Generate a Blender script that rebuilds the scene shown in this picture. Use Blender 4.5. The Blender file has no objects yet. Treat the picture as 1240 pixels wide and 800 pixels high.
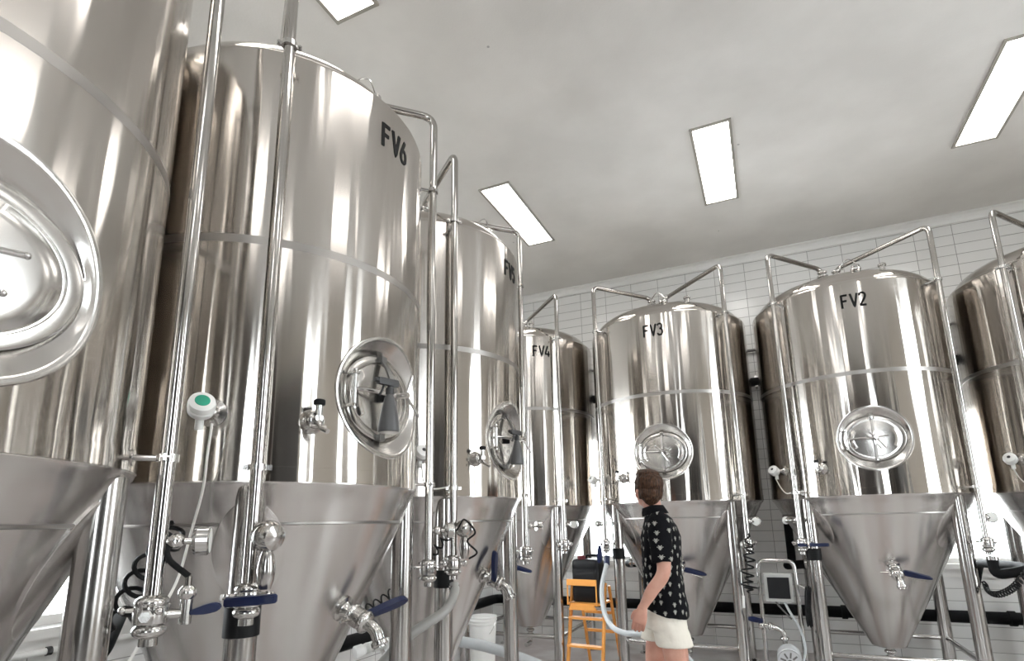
import bpy, bmesh, math, random
from mathutils import Vector, Matrix, noise
PI = math.pi
C = bpy.context.scene.collection
rnd = random.Random(7)

# ------------------------------------------------------------------ materials
def new_mat(name):
    m = bpy.data.materials.new(name); m.use_nodes = True
    nt = m.node_tree; b = nt.nodes['Principled BSDF']
    return m, nt, b
def plain(name, col, rough=.5, metal=0.0, **kw):
    m, nt, b = new_mat(name)
    b.inputs['Base Color'].default_value = (*col, 1); b.inputs['Roughness'].default_value = rough
    b.inputs['Metallic'].default_value = metal
    for k, v in kw.items(): b.inputs[k].default_value = v
    # a little procedural unevenness in the gloss
    n = nt.nodes.new('ShaderNodeTexNoise'); n.inputs['Scale'].default_value = 14
    tc = nt.nodes.new('ShaderNodeTexCoord'); nt.links.new(tc.outputs['Object'], n.inputs['Vector'])
    mr = nt.nodes.new('ShaderNodeMapRange'); mr.inputs['To Min'].default_value = max(.02, rough-.05); mr.inputs['To Max'].default_value = min(1, rough+.05)
    nt.links.new(n.outputs['Fac'], mr.inputs['Value']); nt.links.new(mr.outputs['Result'], b.inputs['Roughness'])
    return m
def brushed(name, col, rough, aniso, wave, grain, wscale=(3.2, 3.2, .55)):
    """stainless sheet: polish lines round the tank stretch reflections up and down; faint sheet waviness"""
    m, nt, b = new_mat(name); L = nt.links.new
    b.inputs['Metallic'].default_value = 1
    b.inputs['Anisotropic'].default_value = aniso
    b.inputs['Anisotropic Rotation'].default_value = .25
    tg = nt.nodes.new('ShaderNodeTangent'); tg.direction_type = 'RADIAL'; tg.axis = 'Z'
    L(tg.outputs['Tangent'], b.inputs['Tangent'])
    tc = nt.nodes.new('ShaderNodeTexCoord')
    mp = nt.nodes.new('ShaderNodeMapping'); mp.inputs['Scale'].default_value = wscale
    L(tc.outputs['Object'], mp.inputs['Vector'])
    n1 = nt.nodes.new('ShaderNodeTexNoise'); n1.inputs['Scale'].default_value = 1.0; n1.inputs['Detail'].default_value = 2
    L(mp.outputs['Vector'], n1.inputs['Vector'])
    mp2 = nt.nodes.new('ShaderNodeMapping'); mp2.inputs['Scale'].default_value = (3, 3, 140)
    L(tc.outputs['Object'], mp2.inputs['Vector'])
    n2 = nt.nodes.new('ShaderNodeTexNoise'); n2.inputs['Scale'].default_value = 1.0; n2.inputs['Detail'].default_value = 3
    L(mp2.outputs['Vector'], n2.inputs['Vector'])
    ma = nt.nodes.new('ShaderNodeMath'); ma.operation = 'MULTIPLY_ADD'; ma.inputs[1].default_value = grain
    L(n2.outputs['Fac'], ma.inputs[0]); L(n1.outputs['Fac'], ma.inputs[2])
    bp = nt.nodes.new('ShaderNodeBump'); bp.inputs['Strength'].default_value = 1.0; bp.inputs['Distance'].default_value = wave
    L(ma.outputs[0], bp.inputs['Height']); L(bp.outputs['Normal'], b.inputs['Normal'])
    n3 = nt.nodes.new('ShaderNodeTexNoise'); n3.inputs['Scale'].default_value = 2.3; n3.inputs['Detail'].default_value = 5
    L(tc.outputs['Object'], n3.inputs['Vector'])
    mr = nt.nodes.new('ShaderNodeMapRange'); mr.inputs['To Min'].default_value = rough-.05; mr.inputs['To Max'].default_value = rough+.06
    L(n3.outputs['Fac'], mr.inputs['Value']); L(mr.outputs['Result'], b.inputs['Roughness'])
    cr = nt.nodes.new('ShaderNodeMapRange'); cr.data_type = 'FLOAT_VECTOR'
    k = .985
    cr.inputs[9].default_value = tuple(c*k for c in col); cr.inputs[10].default_value = col
    L(n2.outputs['Fac'], cr.inputs[6]); L(cr.outputs[1], b.inputs['Base Color'])
    return m
M = {}
M['shell'] = brushed('brushed stainless shell', (.53, .50, .468), .13, .86, .009, 0.0, (7.5, 7.5, .35))
M['cone'] = brushed('brushed stainless cone', (.64, .62, .605), .24, .8, .003, 0.0, (5, 5, .5))
M['lid'] = brushed('brushed stainless lid', (.60, .585, .565), .20, .4, .0012, 0.0, (6, 6, 3))
M['steel'] = plain('polished stainless tube', (.45, .433, .413), .13, 1)
M['fit'] = plain('bright stainless fitting', (.56, .55, .535), .18, 1)
M['leg'] = plain('satin stainless leg', (.46, .445, .43), .18, 1)
M['seam'] = plain('dull weld seam', (.33, .315, .30), .34, 1)
M['dark'] = plain('dark steel strap', (.16, .155, .15), .38, .8)
M['black'] = plain('black rubber', (.006, .006, .0065), .5, **{'Specular IOR Level': .2})
M['foam'] = plain('black pipe foam', (.005, .005, .0055), .7, **{'Specular IOR Level': .15})
M['blue'] = plain('navy plastic grip', (.006, .012, .05), .4, **{'Specular IOR Level': .35})
M['letter'] = plain('black vinyl lettering', (.006, .006, .006), .55, **{'Specular IOR Level': .2})
M['white'] = plain('white plastic', (.8, .8, .78), .35)
M['green'] = plain('green label', (.02, .33, .21), .4)
M['wire'] = plain('white cable sheath', (.78, .77, .73), .5)
M['grey'] = plain('grey plastic', (.03, .03, .032), .45)
M['greyb'] = plain('translucent grey bottle', (.085, .085, .088), .35)
M['hose'] = plain('pale grey hose', (.42, .44, .45), .35)
M['hose2'] = plain('clear grey hose', (.30, .295, .28), .3)
M['orange'] = plain('orange painted wood', (.78, .34, .07), .5)
M['jerry'] = plain('black jerrycan plastic', (.007, .0075, .009), .4, **{'Specular IOR Level': .3})
M['red'] = plain('dark red cap', (.16, .012, .02), .4)
M['bucket'] = plain('white bucket plastic', (.82, .82, .80), .4)
M['paint'] = plain('white painted wood', (.78, .77, .75), .45)
M['trimmetal'] = plain('beige lamp trim', (.34, .32, .28), .5)
M['gauge'] = plain('gauge face', (.75, .75, .72), .3)
M['box'] = plain('light grey enclosure', (.36, .36, .345), .4)
M['screen'] = plain('black display panel', (.006, .006, .007), .35, **{'Specular IOR Level': .25})
M['motor'] = plain('aluminium motor', (.55, .56, .57), .38, .9)
M['foil'] = plain('foil wrapped insulation', (.7, .7, .7), .38, .7)
M['canvas'] = plain('white corrugated hose', (.75, .75, .73), .6)
def skin_mat():
    m, nt, b = new_mat('skin'); L = nt.links.new
    tc = nt.nodes.new('ShaderNodeTexCoord'); n = nt.nodes.new('ShaderNodeTexNoise'); n.inputs['Scale'].default_value = 9; n.inputs['Detail'].default_value = 4
    L(tc.outputs['Object'], n.inputs['Vector'])
    r = nt.nodes.new('ShaderNodeValToRGB'); r.color_ramp.elements[0].color = (.46, .21, .155, 1); r.color_ramp.elements[1].color = (.60, .33, .25, 1)
    r.color_ramp.elements[0].position = .3; r.color_ramp.elements[1].position = .7
    L(n.outputs['Fac'], r.inputs['Fac']); L(r.outputs['Color'], b.inputs['Base Color'])
    b.inputs['Roughness'].default_value = .5; b.inputs['Subsurface Weight'].default_value = .08
    b.inputs['Subsurface Radius'].default_value = (.02, .008, .004)
    return m
M['skin'] = skin_mat()
def hair_mat():
    m, nt, b = new_mat('brown hair'); L = nt.links.new
    tc = nt.nodes.new('ShaderNodeTexCoord'); mp = nt.nodes.new('ShaderNodeMapping'); mp.inputs['Scale'].default_value = (120, 120, 14)
    n = nt.nodes.new('ShaderNodeTexNoise'); n.inputs['Scale'].default_value = 1; n.inputs['Detail'].default_value = 3
    L(tc.outputs['Object'], mp.inputs['Vector']); L(mp.outputs['Vector'], n.inputs['Vector'])
    r = nt.nodes.new('ShaderNodeValToRGB'); r.color_ramp.elements[0].color = (.018, .009, .005, 1); r.color_ramp.elements[1].color = (.085, .038, .018, 1)
    r.color_ramp.elements[0].position = .35; r.color_ramp.elements[1].position = .72
    L(n.outputs['Fac'], r.inputs['Fac']); L(r.outputs['Color'], b.inputs['Base Color'])
    bp = nt.nodes.new('ShaderNodeBump'); bp.inputs['Distance'].default_value = .004; bp.inputs['Strength'].default_value = .8
    L(n.outputs['Fac'], bp.inputs['Height']); L(bp.outputs['Normal'], b.inputs['Normal'])
    b.inputs['Roughness'].default_value = .6; b.inputs['Specular IOR Level'].default_value = .25
    return m
M['hair'] = hair_mat()
def cloth_mat(name, col, motif):
    m, nt, b = new_mat(name); L = nt.links.new; N = nt.nodes.new
    b.inputs['Roughness'].default_value = .9; b.inputs['Specular IOR Level'].default_value = .12
    tc = N('ShaderNodeTexCoord')
    n = N('ShaderNodeTexNoise'); n.inputs['Scale'].default_value = 16; n.inputs['Detail'].default_value = 3
    mpn = N('ShaderNodeMapping'); mpn.inputs['Scale'].default_value = (1, 1, .55)
    L(tc.outputs['Object'], mpn.inputs['Vector']); L(mpn.outputs['Vector'], n.inputs['Vector'])
    bp = N('ShaderNodeBump'); bp.inputs['Distance'].default_value = .02; bp.inputs['Strength'].default_value = .55
    L(n.outputs['Fac'], bp.inputs['Height']); L(bp.outputs['Normal'], b.inputs['Normal'])
    if not motif:
        b.inputs['Base Color'].default_value = (*col, 1); return m
    # scattered small white palm-like sprigs: a cell pattern with leaf rays about each cell centre
    sx = N('ShaderNodeSeparateXYZ'); L(tc.outputs['Object'], sx.inputs[0])
    at = N('ShaderNodeMath'); at.operation = 'ARCTAN2'; L(sx.outputs['X'], at.inputs[0]); L(sx.outputs['Y'], at.inputs[1])
    au = N('ShaderNodeMath'); au.operation = 'MULTIPLY'; au.inputs[1].default_value = .16; L(at.outputs[0], au.inputs[0])
    cb = N('ShaderNodeCombineXYZ'); L(au.outputs[0], cb.inputs[0]); L(sx.outputs['Z'], cb.inputs[1])
    v = N('ShaderNodeTexVoronoi'); v.voronoi_dimensions = '2D'; v.inputs['Scale'].default_value = 19; v.inputs['Randomness'].default_value = .55
    L(cb.outputs[0], v.inputs['Vector'])
    sb = N('ShaderNodeVectorMath'); sb.operation = 'SUBTRACT'; L(cb.outputs[0], sb.inputs[0]); L(v.outputs['Position'], sb.inputs[1])
    s2 = N('ShaderNodeSeparateXYZ'); L(sb.outputs[0], s2.inputs[0])
    an = N('ShaderNodeMath'); an.operation = 'ARCTAN2'; L(s2.outputs['Y'], an.inputs[0]); L(s2.outputs['X'], an.inputs[1])
    m5 = N('ShaderNodeMath'); m5.operation = 'MULTIPLY'; m5.inputs[1].default_value = 6; L(an.outputs[0], m5.inputs[0])
    cs = N('ShaderNodeMath'); cs.operation = 'COSINE'; L(m5.outputs[0], cs.inputs[0])
    rr = N('ShaderNodeMath'); rr.operation = 'MULTIPLY_ADD'; rr.inputs[1].default_value = .0038; rr.inputs[2].default_value = .0078; L(cs.outputs[0], rr.inputs[0])
    ln = N('ShaderNodeVectorMath'); ln.operation = 'LENGTH'; L(sb.outputs[0], ln.inputs[0])
    lt = N('ShaderNodeMath'); lt.operation = 'LESS_THAN'; L(ln.outputs['Value'], lt.inputs[0]); L(rr.outputs[0], lt.inputs[1])
    # thin trunk below each sprig
    ax = N('ShaderNodeMath'); ax.operation = 'ABSOLUTE'; L(s2.outputs['X'], ax.inputs[0])
    tx = N('ShaderNodeMath'); tx.operation = 'LESS_THAN'; tx.inputs[1].default_value = .0026; L(ax.outputs[0], tx.inputs[0])
    ty = N('ShaderNodeMath'); ty.operation = 'LESS_THAN'; ty.inputs[1].default_value = 0; L(s2.outputs['Y'], ty.inputs[0])
    tz = N('ShaderNodeMath'); tz.operation = 'GREATER_THAN'; tz.inputs[1].default_value = -.017; L(s2.outputs['Y'], tz.inputs[0])
    mu = N('ShaderNodeMath'); mu.operation = 'MULTIPLY'; L(tx.outputs[0], mu.inputs[0]); L(ty.outputs[0], mu.inputs[1])
    mv = N('ShaderNodeMath'); mv.operation = 'MULTIPLY'; L(mu.outputs[0], mv.inputs[0]); L(tz.outputs[0], mv.inputs[1])
    mx = N('ShaderNodeMath'); mx.operation = 'MAXIMUM'; L(lt.outputs[0], mx.inputs[0]); L(mv.outputs[0], mx.inputs[1])
    mi = N('ShaderNodeMix'); mi.data_type = 'RGBA'; L(mx.outputs[0], mi.inputs['Factor'])
    mi.inputs['A'].default_value = (*col, 1); mi.inputs['B'].default_value = (.34, .34, .31, 1)
    L(mi.outputs['Result'], b.inputs['Base Color'])
    return m
M['shirt'] = cloth_mat('black shirt with pale sprigs', (.005, .005, .0065), True)
M['collar'] = cloth_mat('black cotton', (.005, .005, .0065), False)
M['shorts'] = cloth_mat('cream cotton', (.74, .70, .62), False)
def tile_mat(name, axis):
    m, nt, b = new_mat(name); L = nt.links.new; N = nt.nodes.new
    tc = N('ShaderNodeTexCoord'); s = N('ShaderNodeSeparateXYZ'); L(tc.outputs['Object'], s.inputs[0])
    c = N('ShaderNodeCombineXYZ'); L(s.outputs[axis], c.inputs[0]); L(s.outputs['Z'], c.inputs[1])
    br = N('ShaderNodeTexBrick'); br.offset = 0; br.squash = 1
    br.inputs['Scale'].default_value = 1; br.inputs['Brick Width'].default_value = .36; br.inputs['Row Height'].default_value = .118
    br.inputs['Mortar Size'].default_value = .0028; br.inputs['Mortar Smooth'].default_value = .1
    br.inputs['Color1'].default_value = (.78, .775, .76, 1); br.inputs['Color2'].default_value = (.74, .735, .72, 1); br.inputs['Mortar'].default_value = (.31, .305, .295, 1)
    L(c.outputs[0], br.inputs['Vector']); L(br.outputs['Color'], b.inputs['Base Color'])
    bp = N('ShaderNodeBump'); bp.inputs['Distance'].default_value = .003; bp.invert = True
    L(br.outputs['Fac'], bp.inputs['Height']); L(bp.outputs['Normal'], b.inputs['Normal'])
    b.inputs['Roughness'].default_value = .22
    return m
M['tileX'] = tile_mat('white glazed wall tile, back', 'X'); M['tileY'] = tile_mat('white glazed wall tile, side', 'Y')
def ceil_mat():
    m, nt, b = new_mat('painted ceiling with specks'); L = nt.links.new; N = nt.nodes.new
    tc = N('ShaderNodeTexCoord')
    v = N('ShaderNodeTexVoronoi'); v.inputs['Scale'].default_value = 2.1; L(tc.outputs['Object'], v.inputs['Vector'])
    lt = N('ShaderNodeMath'); lt.operation = 'LESS_THAN'; lt.inputs[1].default_value = .022; L(v.outputs['Distance'], lt.inputs[0])
    n = N('ShaderNodeTexNoise'); n.inputs['Scale'].default_value = 1.3; n.inputs['Detail'].default_value = 6; L(tc.outputs['Object'], n.inputs['Vector'])
    r = N('ShaderNodeValToRGB'); r.color_ramp.elements[0].color = (.67, .65, .62, 1); r.color_ramp.elements[1].color = (.77, .75, .72, 1)
    r.color_ramp.elements[0].position = .35; r.color_ramp.elements[1].position = .65
    L(n.outputs['Fac'], r.inputs['Fac'])
    mi = N('ShaderNodeMix'); mi.data_type = 'RGBA'; L(lt.outputs[0], mi.inputs['Factor']); L(r.outputs['Color'], mi.inputs['A']); mi.inputs['B'].default_value = (.4, .39, .37, 1)
    L(mi.outputs['Result'], b.inputs['Base Color'])
    n2 = N('ShaderNodeTexNoise'); n2.inputs['Scale'].default_value = 60; L(tc.outputs['Object'], n2.inputs['Vector'])
    bp = N('ShaderNodeBump'); bp.inputs['Distance'].default_value = .002; bp.inputs['Strength'].default_value = .4
    L(n2.outputs['Fac'], bp.inputs['Height']); L(bp.outputs['Normal'], b.inputs['Normal'])
    b.inputs['Roughness'].default_value = .6
    return m
M['ceil'] = ceil_mat()
def floor_mat():
    m, nt, b = new_mat('stained concrete floor'); L = nt.links.new; N = nt.nodes.new
    tc = N('ShaderNodeTexCoord'); n = N('ShaderNodeTexNoise'); n.inputs['Scale'].default_value = 1.6; n.inputs['Detail'].default_value = 5
    L(tc.outputs['Object'], n.inputs['Vector'])
    r = N('ShaderNodeValToRGB'); r.color_ramp.elements[0].color = (.36, .31, .30, 1); r.color_ramp.elements[1].color = (.56, .545, .535, 1)
    r.color_ramp.elements[0].position = .4; r.color_ramp.elements[1].position = .56
    L(n.outputs['Fac'], r.inputs['Fac']); L(r.outputs['Color'], b.inputs['Base Color'])
    b.inputs['Roughness'].default_value = .3
    return m
M['floor'] = floor_mat()
M['paintwall'] = plain('warm painted wall', (.62, .58, .53), .6)
M['darkwall'] = plain('invented dark brown wall', (.085, .07, .06), .5)  # unseen wall behind the viewer, made dark for the tanks' reflections
M['door'] = plain('unseen dark roller door', (.045, .042, .040), .5)
def glass_mat():
    m = bpy.data.materials.new('window glass'); m.use_nodes = True; nt = m.node_tree; nt.nodes.clear(); N = nt.nodes.new
    o = N('ShaderNodeOutputMaterial'); t = N('ShaderNodeBsdfTransparent'); t.inputs[0].default_value = (.95, .97, .97, 1)
    g = N('ShaderNodeBsdfGlossy'); g.inputs['Roughness'].default_value = .03
    f = N('ShaderNodeFresnel'); f.inputs[0].default_value = 1.45; mx = N('ShaderNodeMixShader')
    nt.links.new(f.outputs[0], mx.inputs[0]); nt.links.new(t.outputs[0], mx.inputs[1]); nt.links.new(g.outputs[0], mx.inputs[2]); nt.links.new(mx.outputs[0], o.inputs[0])
    return m
M['glass'] = glass_mat()
def emit_mat(name, col, s):
    m, nt, b = new_mat(name); b.inputs['Base Color'].default_value = (.8, .8, .8, 1)
    b.inputs['Emission Color'].default_value = (*col, 1); b.inputs['Emission Strength'].default_value = s
    return m
PANEL_STRENGTH = 12.0
M['panel'] = emit_mat('lit opal panel', (1, .975, .94), PANEL_STRENGTH)

# ------------------------------------------------------------------ mesh helpers
def obj(name, bm, mat, parent=None, smooth=True, angle=.6):
    bmesh.ops.recalc_face_normals(bm, faces=bm.faces)
    me = bpy.data.meshes.new(name); bm.to_mesh(me); bm.free()
    return link(name, me, mat, parent, smooth, angle)
def link(name, me, mat, parent=None, smooth=True, angle=.6):
    for m in (mat if isinstance(mat, (list, tuple)) else [mat]): me.materials.append(m)
    if smooth:
        for p in me.polygons: p.use_smooth = True
        if angle is not None: me.set_sharp_from_angle(angle=angle)
    o = bpy.data.objects.new(name, me); C.objects.link(o); o.parent = parent
    return o
def thing(name, label, cat, loc=(0, 0, 0), rz=0, group=None):
    o = bpy.data.objects.new(name, None); C.objects.link(o); o.empty_display_size = .1
    o.location = loc; o.rotation_euler = (0, 0, rz); o['label'] = label; o['category'] = cat
    if group: o['group'] = group
    return o
def tag(o, label, cat, group=None):
    o['label'] = label; o['category'] = cat
    if group: o['group'] = group
    return o
def struct(o, label=None):
    o['kind'] = 'structure'
    if label: o['label'] = label
    return o
def B(): return bmesh.new()
def frame(d):
    d = Vector(d).normalized(); u = Vector((0, 0, 1)) if abs(d.z) < .9 else Vector((1, 0, 0))
    x = d.cross(u).normalized(); y = x.cross(d).normalized()      # x, y span the section
    return x, y, d
def ringverts(bm, c, x, y, pts): return [bm.verts.new(Vector(c)+x*a+y*b) for a, b in pts]
def bridge(bm, r0, r1, closed=True):
    n = len(r0)
    for i in range(n if closed else n-1):
        j = (i+1) % n
        try: bm.faces.new((r0[i], r0[j], r1[j], r1[i]))
        except ValueError: pass
def cap(bm, r):
    try: bm.faces.new(r)
    except ValueError: pass
def box(bm, lo, hi, mat=None, bev=0):
    lo, hi = Vector(lo), Vector(hi); c = (lo+hi)/2; s = hi-lo
    r = bmesh.ops.create_cube(bm, size=1, matrix=Matrix.Translation(c) @ Matrix.Diagonal((*s, 1)))
    vs = r['verts']
    if bev:
        es = list({e for v in vs for e in v.link_edges})
        g = bmesh.ops.bevel(bm, geom=es, offset=bev, segments=2, affect='EDGES', profile=.6)
        vs = list({v for f in g['faces'] for v in f.verts} | {v for v in vs if v.is_valid})
    if mat is not None:
        bmesh.ops.transform(bm, matrix=mat, verts=[v for v in vs if v.is_valid])
def lathe(bm, prof, origin=(0, 0, 0), axis=(0, 0, 1), n=32, capped=True):
    """profile of (radius, height along axis) pairs spun about the axis"""
    x, y, d = frame(axis); o = Vector(origin); prev = None; first = None
    for r, h in prof:
        ring = ringverts(bm, o+d*h, x, y, [(r*math.cos(2*PI*i/n), r*math.sin(2*PI*i/n)) for i in range(n)])
        if prev: bridge(bm, prev, ring)
        else: first = ring
        prev = ring
    if capped: cap(bm, first[::-1]); cap(bm, prev)
def cyl(bm, a, b, r, n=20, r2=None):
    a, b = Vector(a), Vector(b); lathe(bm, [(r, 0), (r if r2 is None else r2, (b-a).length)], a, b-a, n)
def sphere(bm, c, r, sc=(1, 1, 1), mat=None, seg=20):
    m = Matrix.Translation(c) @ (mat or Matrix.Identity(4)) @ Matrix.Diagonal((*sc, 1))
    bmesh.ops.create_uvsphere(bm, u_segments=seg, v_segments=seg//2+2, radius=r, matrix=m)
def fillet(pts, r, k=6):
    pts = [Vector(p) for p in pts]; out = [pts[0]]
    for i in range(1, len(pts)-1):
        p, a, b = pts[i], (pts[i-1]-pts[i]), (pts[i+1]-pts[i])
        q = min(r, a.length*.48, b.length*.48); a = p+a.normalized()*q; b = p+b.normalized()*q
        for j in range(k+1):
            t = j/k; out.append(a*(1-t)**2+p*2*t*(1-t)+b*t*t)
    out.append(pts[-1]); return out
def spline(pts, k=8):
    pts = [Vector(p) for p in pts]; P = [pts[0]*2-pts[1]]+pts+[pts[-1]*2-pts[-2]]; out = []
    for i in range(1, len(P)-2):
        for j in range(k):
            t = j/k; a, b, c, d = P[i-1:i+3]
            out.append(.5*((2*b)+(c-a)*t+(2*a-5*b+4*c-d)*t*t+(3*b-a-3*c+d)*t**3))
    out.append(pts[-1]); return out
def tube(bm, pts, r, n=14, capped=True):
    pts = [Vector(p) for p in pts]; T = []
    for i in range(len(pts)):
        a = pts[max(i-1, 0)]; b = pts[min(i+1, len(pts)-1)]; T.append((b-a).normalized())
    x, y, d = frame(T[0]); prev = None; first = None
    for i, p in enumerate(pts):
        if i:
            q = T[i-1].rotation_difference(T[i]); x = q @ x; y = q @ y
        rr = r(i/(len(pts)-1)) if callable(r) else r
        ring = ringverts(bm, p, x, y, [(rr*math.cos(2*PI*k/n), rr*math.sin(2*PI*k/n)) for k in range(n)])
        if prev: bridge(bm, prev, ring)
        else: first = ring
        prev = ring
    if capped: cap(bm, first[::-1]); cap(bm, prev)
def loft(bm, rings, capped=True):
    prev = None; first = None
    for ring in rings:
        vs = [bm.verts.new(p) for p in ring]
        if prev: bridge(bm, prev, vs)
        else: first = vs
        prev = vs
    if capped: cap(bm, first[::-1]); cap(bm, prev)
def ell(c, rx, ry, n=28, x=(1, 0, 0), y=(0, 1, 0), p=2.0):
    c, x, y = Vector(c), Vector(x), Vector(y); out = []
    for i in range(n):
        a = 2*PI*i/n; ca, sa = math.cos(a), math.sin(a)
        out.append(c+x*rx*math.copysign(abs(ca)**(2/p), ca)+y*ry*math.copysign(abs(sa)**(2/p), sa))
    return out
def prism(bm, outline, z0, z1, mat=None):
    """outline of (x, y) points, thickened along local z"""
    m = mat or Matrix.Identity(4)
    a = [bm.verts.new(m @ Vector((x, y, z0))) for x, y in outline]; b = [bm.verts.new(m @ Vector((x, y, z1))) for x, y in outline]
    bridge(bm, a, b); cap(bm, a[::-1]); cap(bm, b)
def basis(o, x, y, z):
    m = Matrix.Identity(4)
    for i, v in enumerate((x, y, z)):
        for j in range(3): m[j][i] = Vector(v)[j]
    for j in range(3): m[j][3] = Vector(o)[j]
    return m
def coil(path, rad, turns, k=14, wob=0):
    """a helix wound about a polyline path"""
    path = [Vector(p) for p in path]; n = int(turns*k); out = []
    x, y, d = frame(path[-1]-path[0]); m = len(path)-1
    for i in range(n+1):
        t = i/n*m; j = min(int(t), m-1); f = t-j; c = path[j].lerp(path[j+1], f); a = 2*PI*i/k
        w = min(1, i/k, (n-i)/k)*(1+wob*noise.noise(Vector((i*.11, 2.3, .7))))
        c = c+Vector((noise.noise(Vector((i*.05, 9.1, 0))), noise.noise(Vector((i*.05, 4.4, 0))), noise.noise(Vector((i*.07, 1.4, 0)))))*rad*wob*.6
        out.append(c+(x*math.cos(a)+y*math.sin(a))*rad*w)
    return out

# ------------------------------------------------------------------ the room
XL, XR, YF, YB, ZC = -3.6, 5.0, -4.5, 7.2, 4.7
def wall(name, axis, pos, out, a0, a1, holes, mat, th=.25):
    """axis 'x' or 'y': direction the wall runs; holes: (a0,a1,z0,z1)"""
    xs = sorted({a0, a1, *[v for h in holes for v in h[:2]]}); zs = sorted({0, ZC, *[v for h in holes for v in h[2:]]})
    bm = B()
    for i in range(len(xs)-1):
        for j in range(len(zs)-1):
            cx, cz = (xs[i]+xs[i+1])/2, (zs[j]+zs[j+1])/2
            if any(h[0] < cx < h[1] and h[2] < cz < h[3] for h in holes): continue
            p0, p1 = sorted((pos, pos+out*th))
            if axis == 'x': box(bm, (xs[i], p0, zs[j]), (xs[i+1], p1, zs[j+1]))
            else: box(bm, (p0, xs[i], zs[j]), (p1, xs[i+1], zs[j+1]))
    bmesh.ops.remove_doubles(bm, verts=bm.verts, dist=1e-5)
    dup = {}
    for f in list(bm.faces):
        k = tuple(sorted(v.index for v in f.verts))
    return struct(obj(name, bm, mat, smooth=False))
WL = [(-1.9, -.1, .95, 3.0), (.75, 2.2, .95, 3.0), (3.35, 5.25, .95, 3.0)]
WB = [(-3.35, -1.25, .95, 2.55), (1.1, 4.3, .95, 2.55)]
WR = [(-.4, .3, .6, 4.2), (3.0, 4.2, .6, 4.5)]  # unseen windows, placed and made tall for bright reflections on the tanks
WF = [(-2.9, -2.0, .6, 4.2), (2.4, 3.4, .6, 4.2)]  # invented windows behind the viewer, bright strips for the steel to reflect
wall('wall_left', 'y', XL, -1, YF, YB, WL, M['tileY']); wall('wall_back', 'x', YB, 1, XL-.25, XR+.25, WB, M['tileX'])
wall('wall_right', 'y', XR, 1, YF, YB, WR, M['paintwall']); wall('wall_front', 'x', YF, -1, XL-.25, XR+.25, WF, M['darkwall'])
bm = B(); box(bm, (XL-.25, YF-.25, -.15), (XR+.25, YB+.25, 0)); struct(obj('floor', bm, M['floor'], smooth=False))
bm = B(); box(bm, (XL-.25, YF-.25, ZC), (XR+.25, YB+.25, ZC+.15)); struct(obj('ceiling', bm, M['ceil'], smooth=False))
# cornice along the back and left walls
def cove(name, a, b, inward):
    prof = [(0, 0), (.09, 0), (.09, -.012), (.055, -.022), (.03, -.05), (.02, -.085), (0, -.09)]
    a, b, w = Vector(a), Vector(b), Vector(inward); bm = B()
    loft(bm, [[p+w*u+Vector((0, 0, v)) for u, v in prof] for p in (a, b)])
    return struct(obj(name, bm, M['paint'], smooth=False))
cove('trim_1', (XL, YB, ZC), (XR, YB, ZC), (0, -1, 0)); cove('trim_2', (XL, YF, ZC), (XL, YB-.09, ZC), (1, 0, 0))
def window(i, axis, pos, out, h, bars=1):
    a0, a1, z0, z1 = h
    def P(a, d, z): return (a, pos+out*d, z) if axis == 'x' else (pos+out*d, a, z)
    def bx(bm, a, b, d0, d1, za, zb):
        p, q = P(a, d0, za), P(b, d1, zb); box(bm, [min(u, v) for u, v in zip(p, q)], [max(u, v) for u, v in zip(p, q)])
    bm = B(); f = .05
    bx(bm, a0, a1, .10, .16, z0, z0+f); bx(bm, a0, a1, .10, .16, z1-f, z1)
    bx(bm, a0, a0+f, .10, .16, z0+f, z1-f); bx(bm, a1-f, a1, .10, .16, z0+f, z1-f)
    for k in range(bars):
        c = a0+(a1-a0)*(k+1)/(bars+1); bx(bm, c-.025, c+.025, .10, .16, z0+f, z1-f)
    fr = struct(obj('window_%d' % i, bm, M['paint'], smooth=False))
    bm = B(); bx(bm, a0+f, a1-f, .128, .132, z0+f, z1-f); g = obj('pane', bm, M['glass'], fr, smooth=False)
    bm = B(); bx(bm, a0-.06, a1+.06, -.05, .10, z0-.05, z0); s = obj('window_sill', bm, M['paint'], fr, smooth=False)
    bm = B()
    bx(bm, a0-.06, a1+.06, -.015, 0, z0-.13, z0-.05); obj('apron_board', bm, M['paint'], fr, smooth=False)
    # daylight sampling help: a portal marks the opening for the sky
    l = bpy.data.lights.new('window_portal', 'AREA'); l.shape = 'RECTANGLE'; l.size = a1-a0; l.size_y = z1-z0; l.cycles.is_portal = True
    lo = bpy.data.objects.new('window_portal', l); C.objects.link(lo)
    d = Vector(P(0, -1, 0))-Vector(P(0, 0, 0)); lo.location = P((a0+a1)/2, .2, (z0+z1)/2)
    lo.rotation_euler = d.to_track_quat('-Z', 'Z').to_euler()
k = 0
for axis, pos, out, hs in (('y', XL, -1, WL), ('x', YB, 1, WB), ('y', XR, 1, WR), ('x', YF, -1, WF)):
    for h in hs: k += 1; window(k, axis, pos, out, h)
# unseen dark roller door added behind the viewer to give the tanks dark reflections
bm = B(); box(bm, (-.9, YF, 0), (1.5, YF+.06, 3.4))
for i in range(17): cyl(bm, (-.9, YF+.06, .1+i*.2), (1.5, YF+.06, .1+i*.2), .03, 8)
struct(obj('added_door_1', bm, M['door']))
bm = B(); box(bm, (XR-.05, -4.2, 0), (XR, -.8, 3.9)); box(bm, (XR-.08, -2.53, 0), (XR-.05, -2.47, 3.9)); struct(obj('added_door_2', bm, M['door']))  # second dark slab, unseen, added to darken bands in the steel

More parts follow.
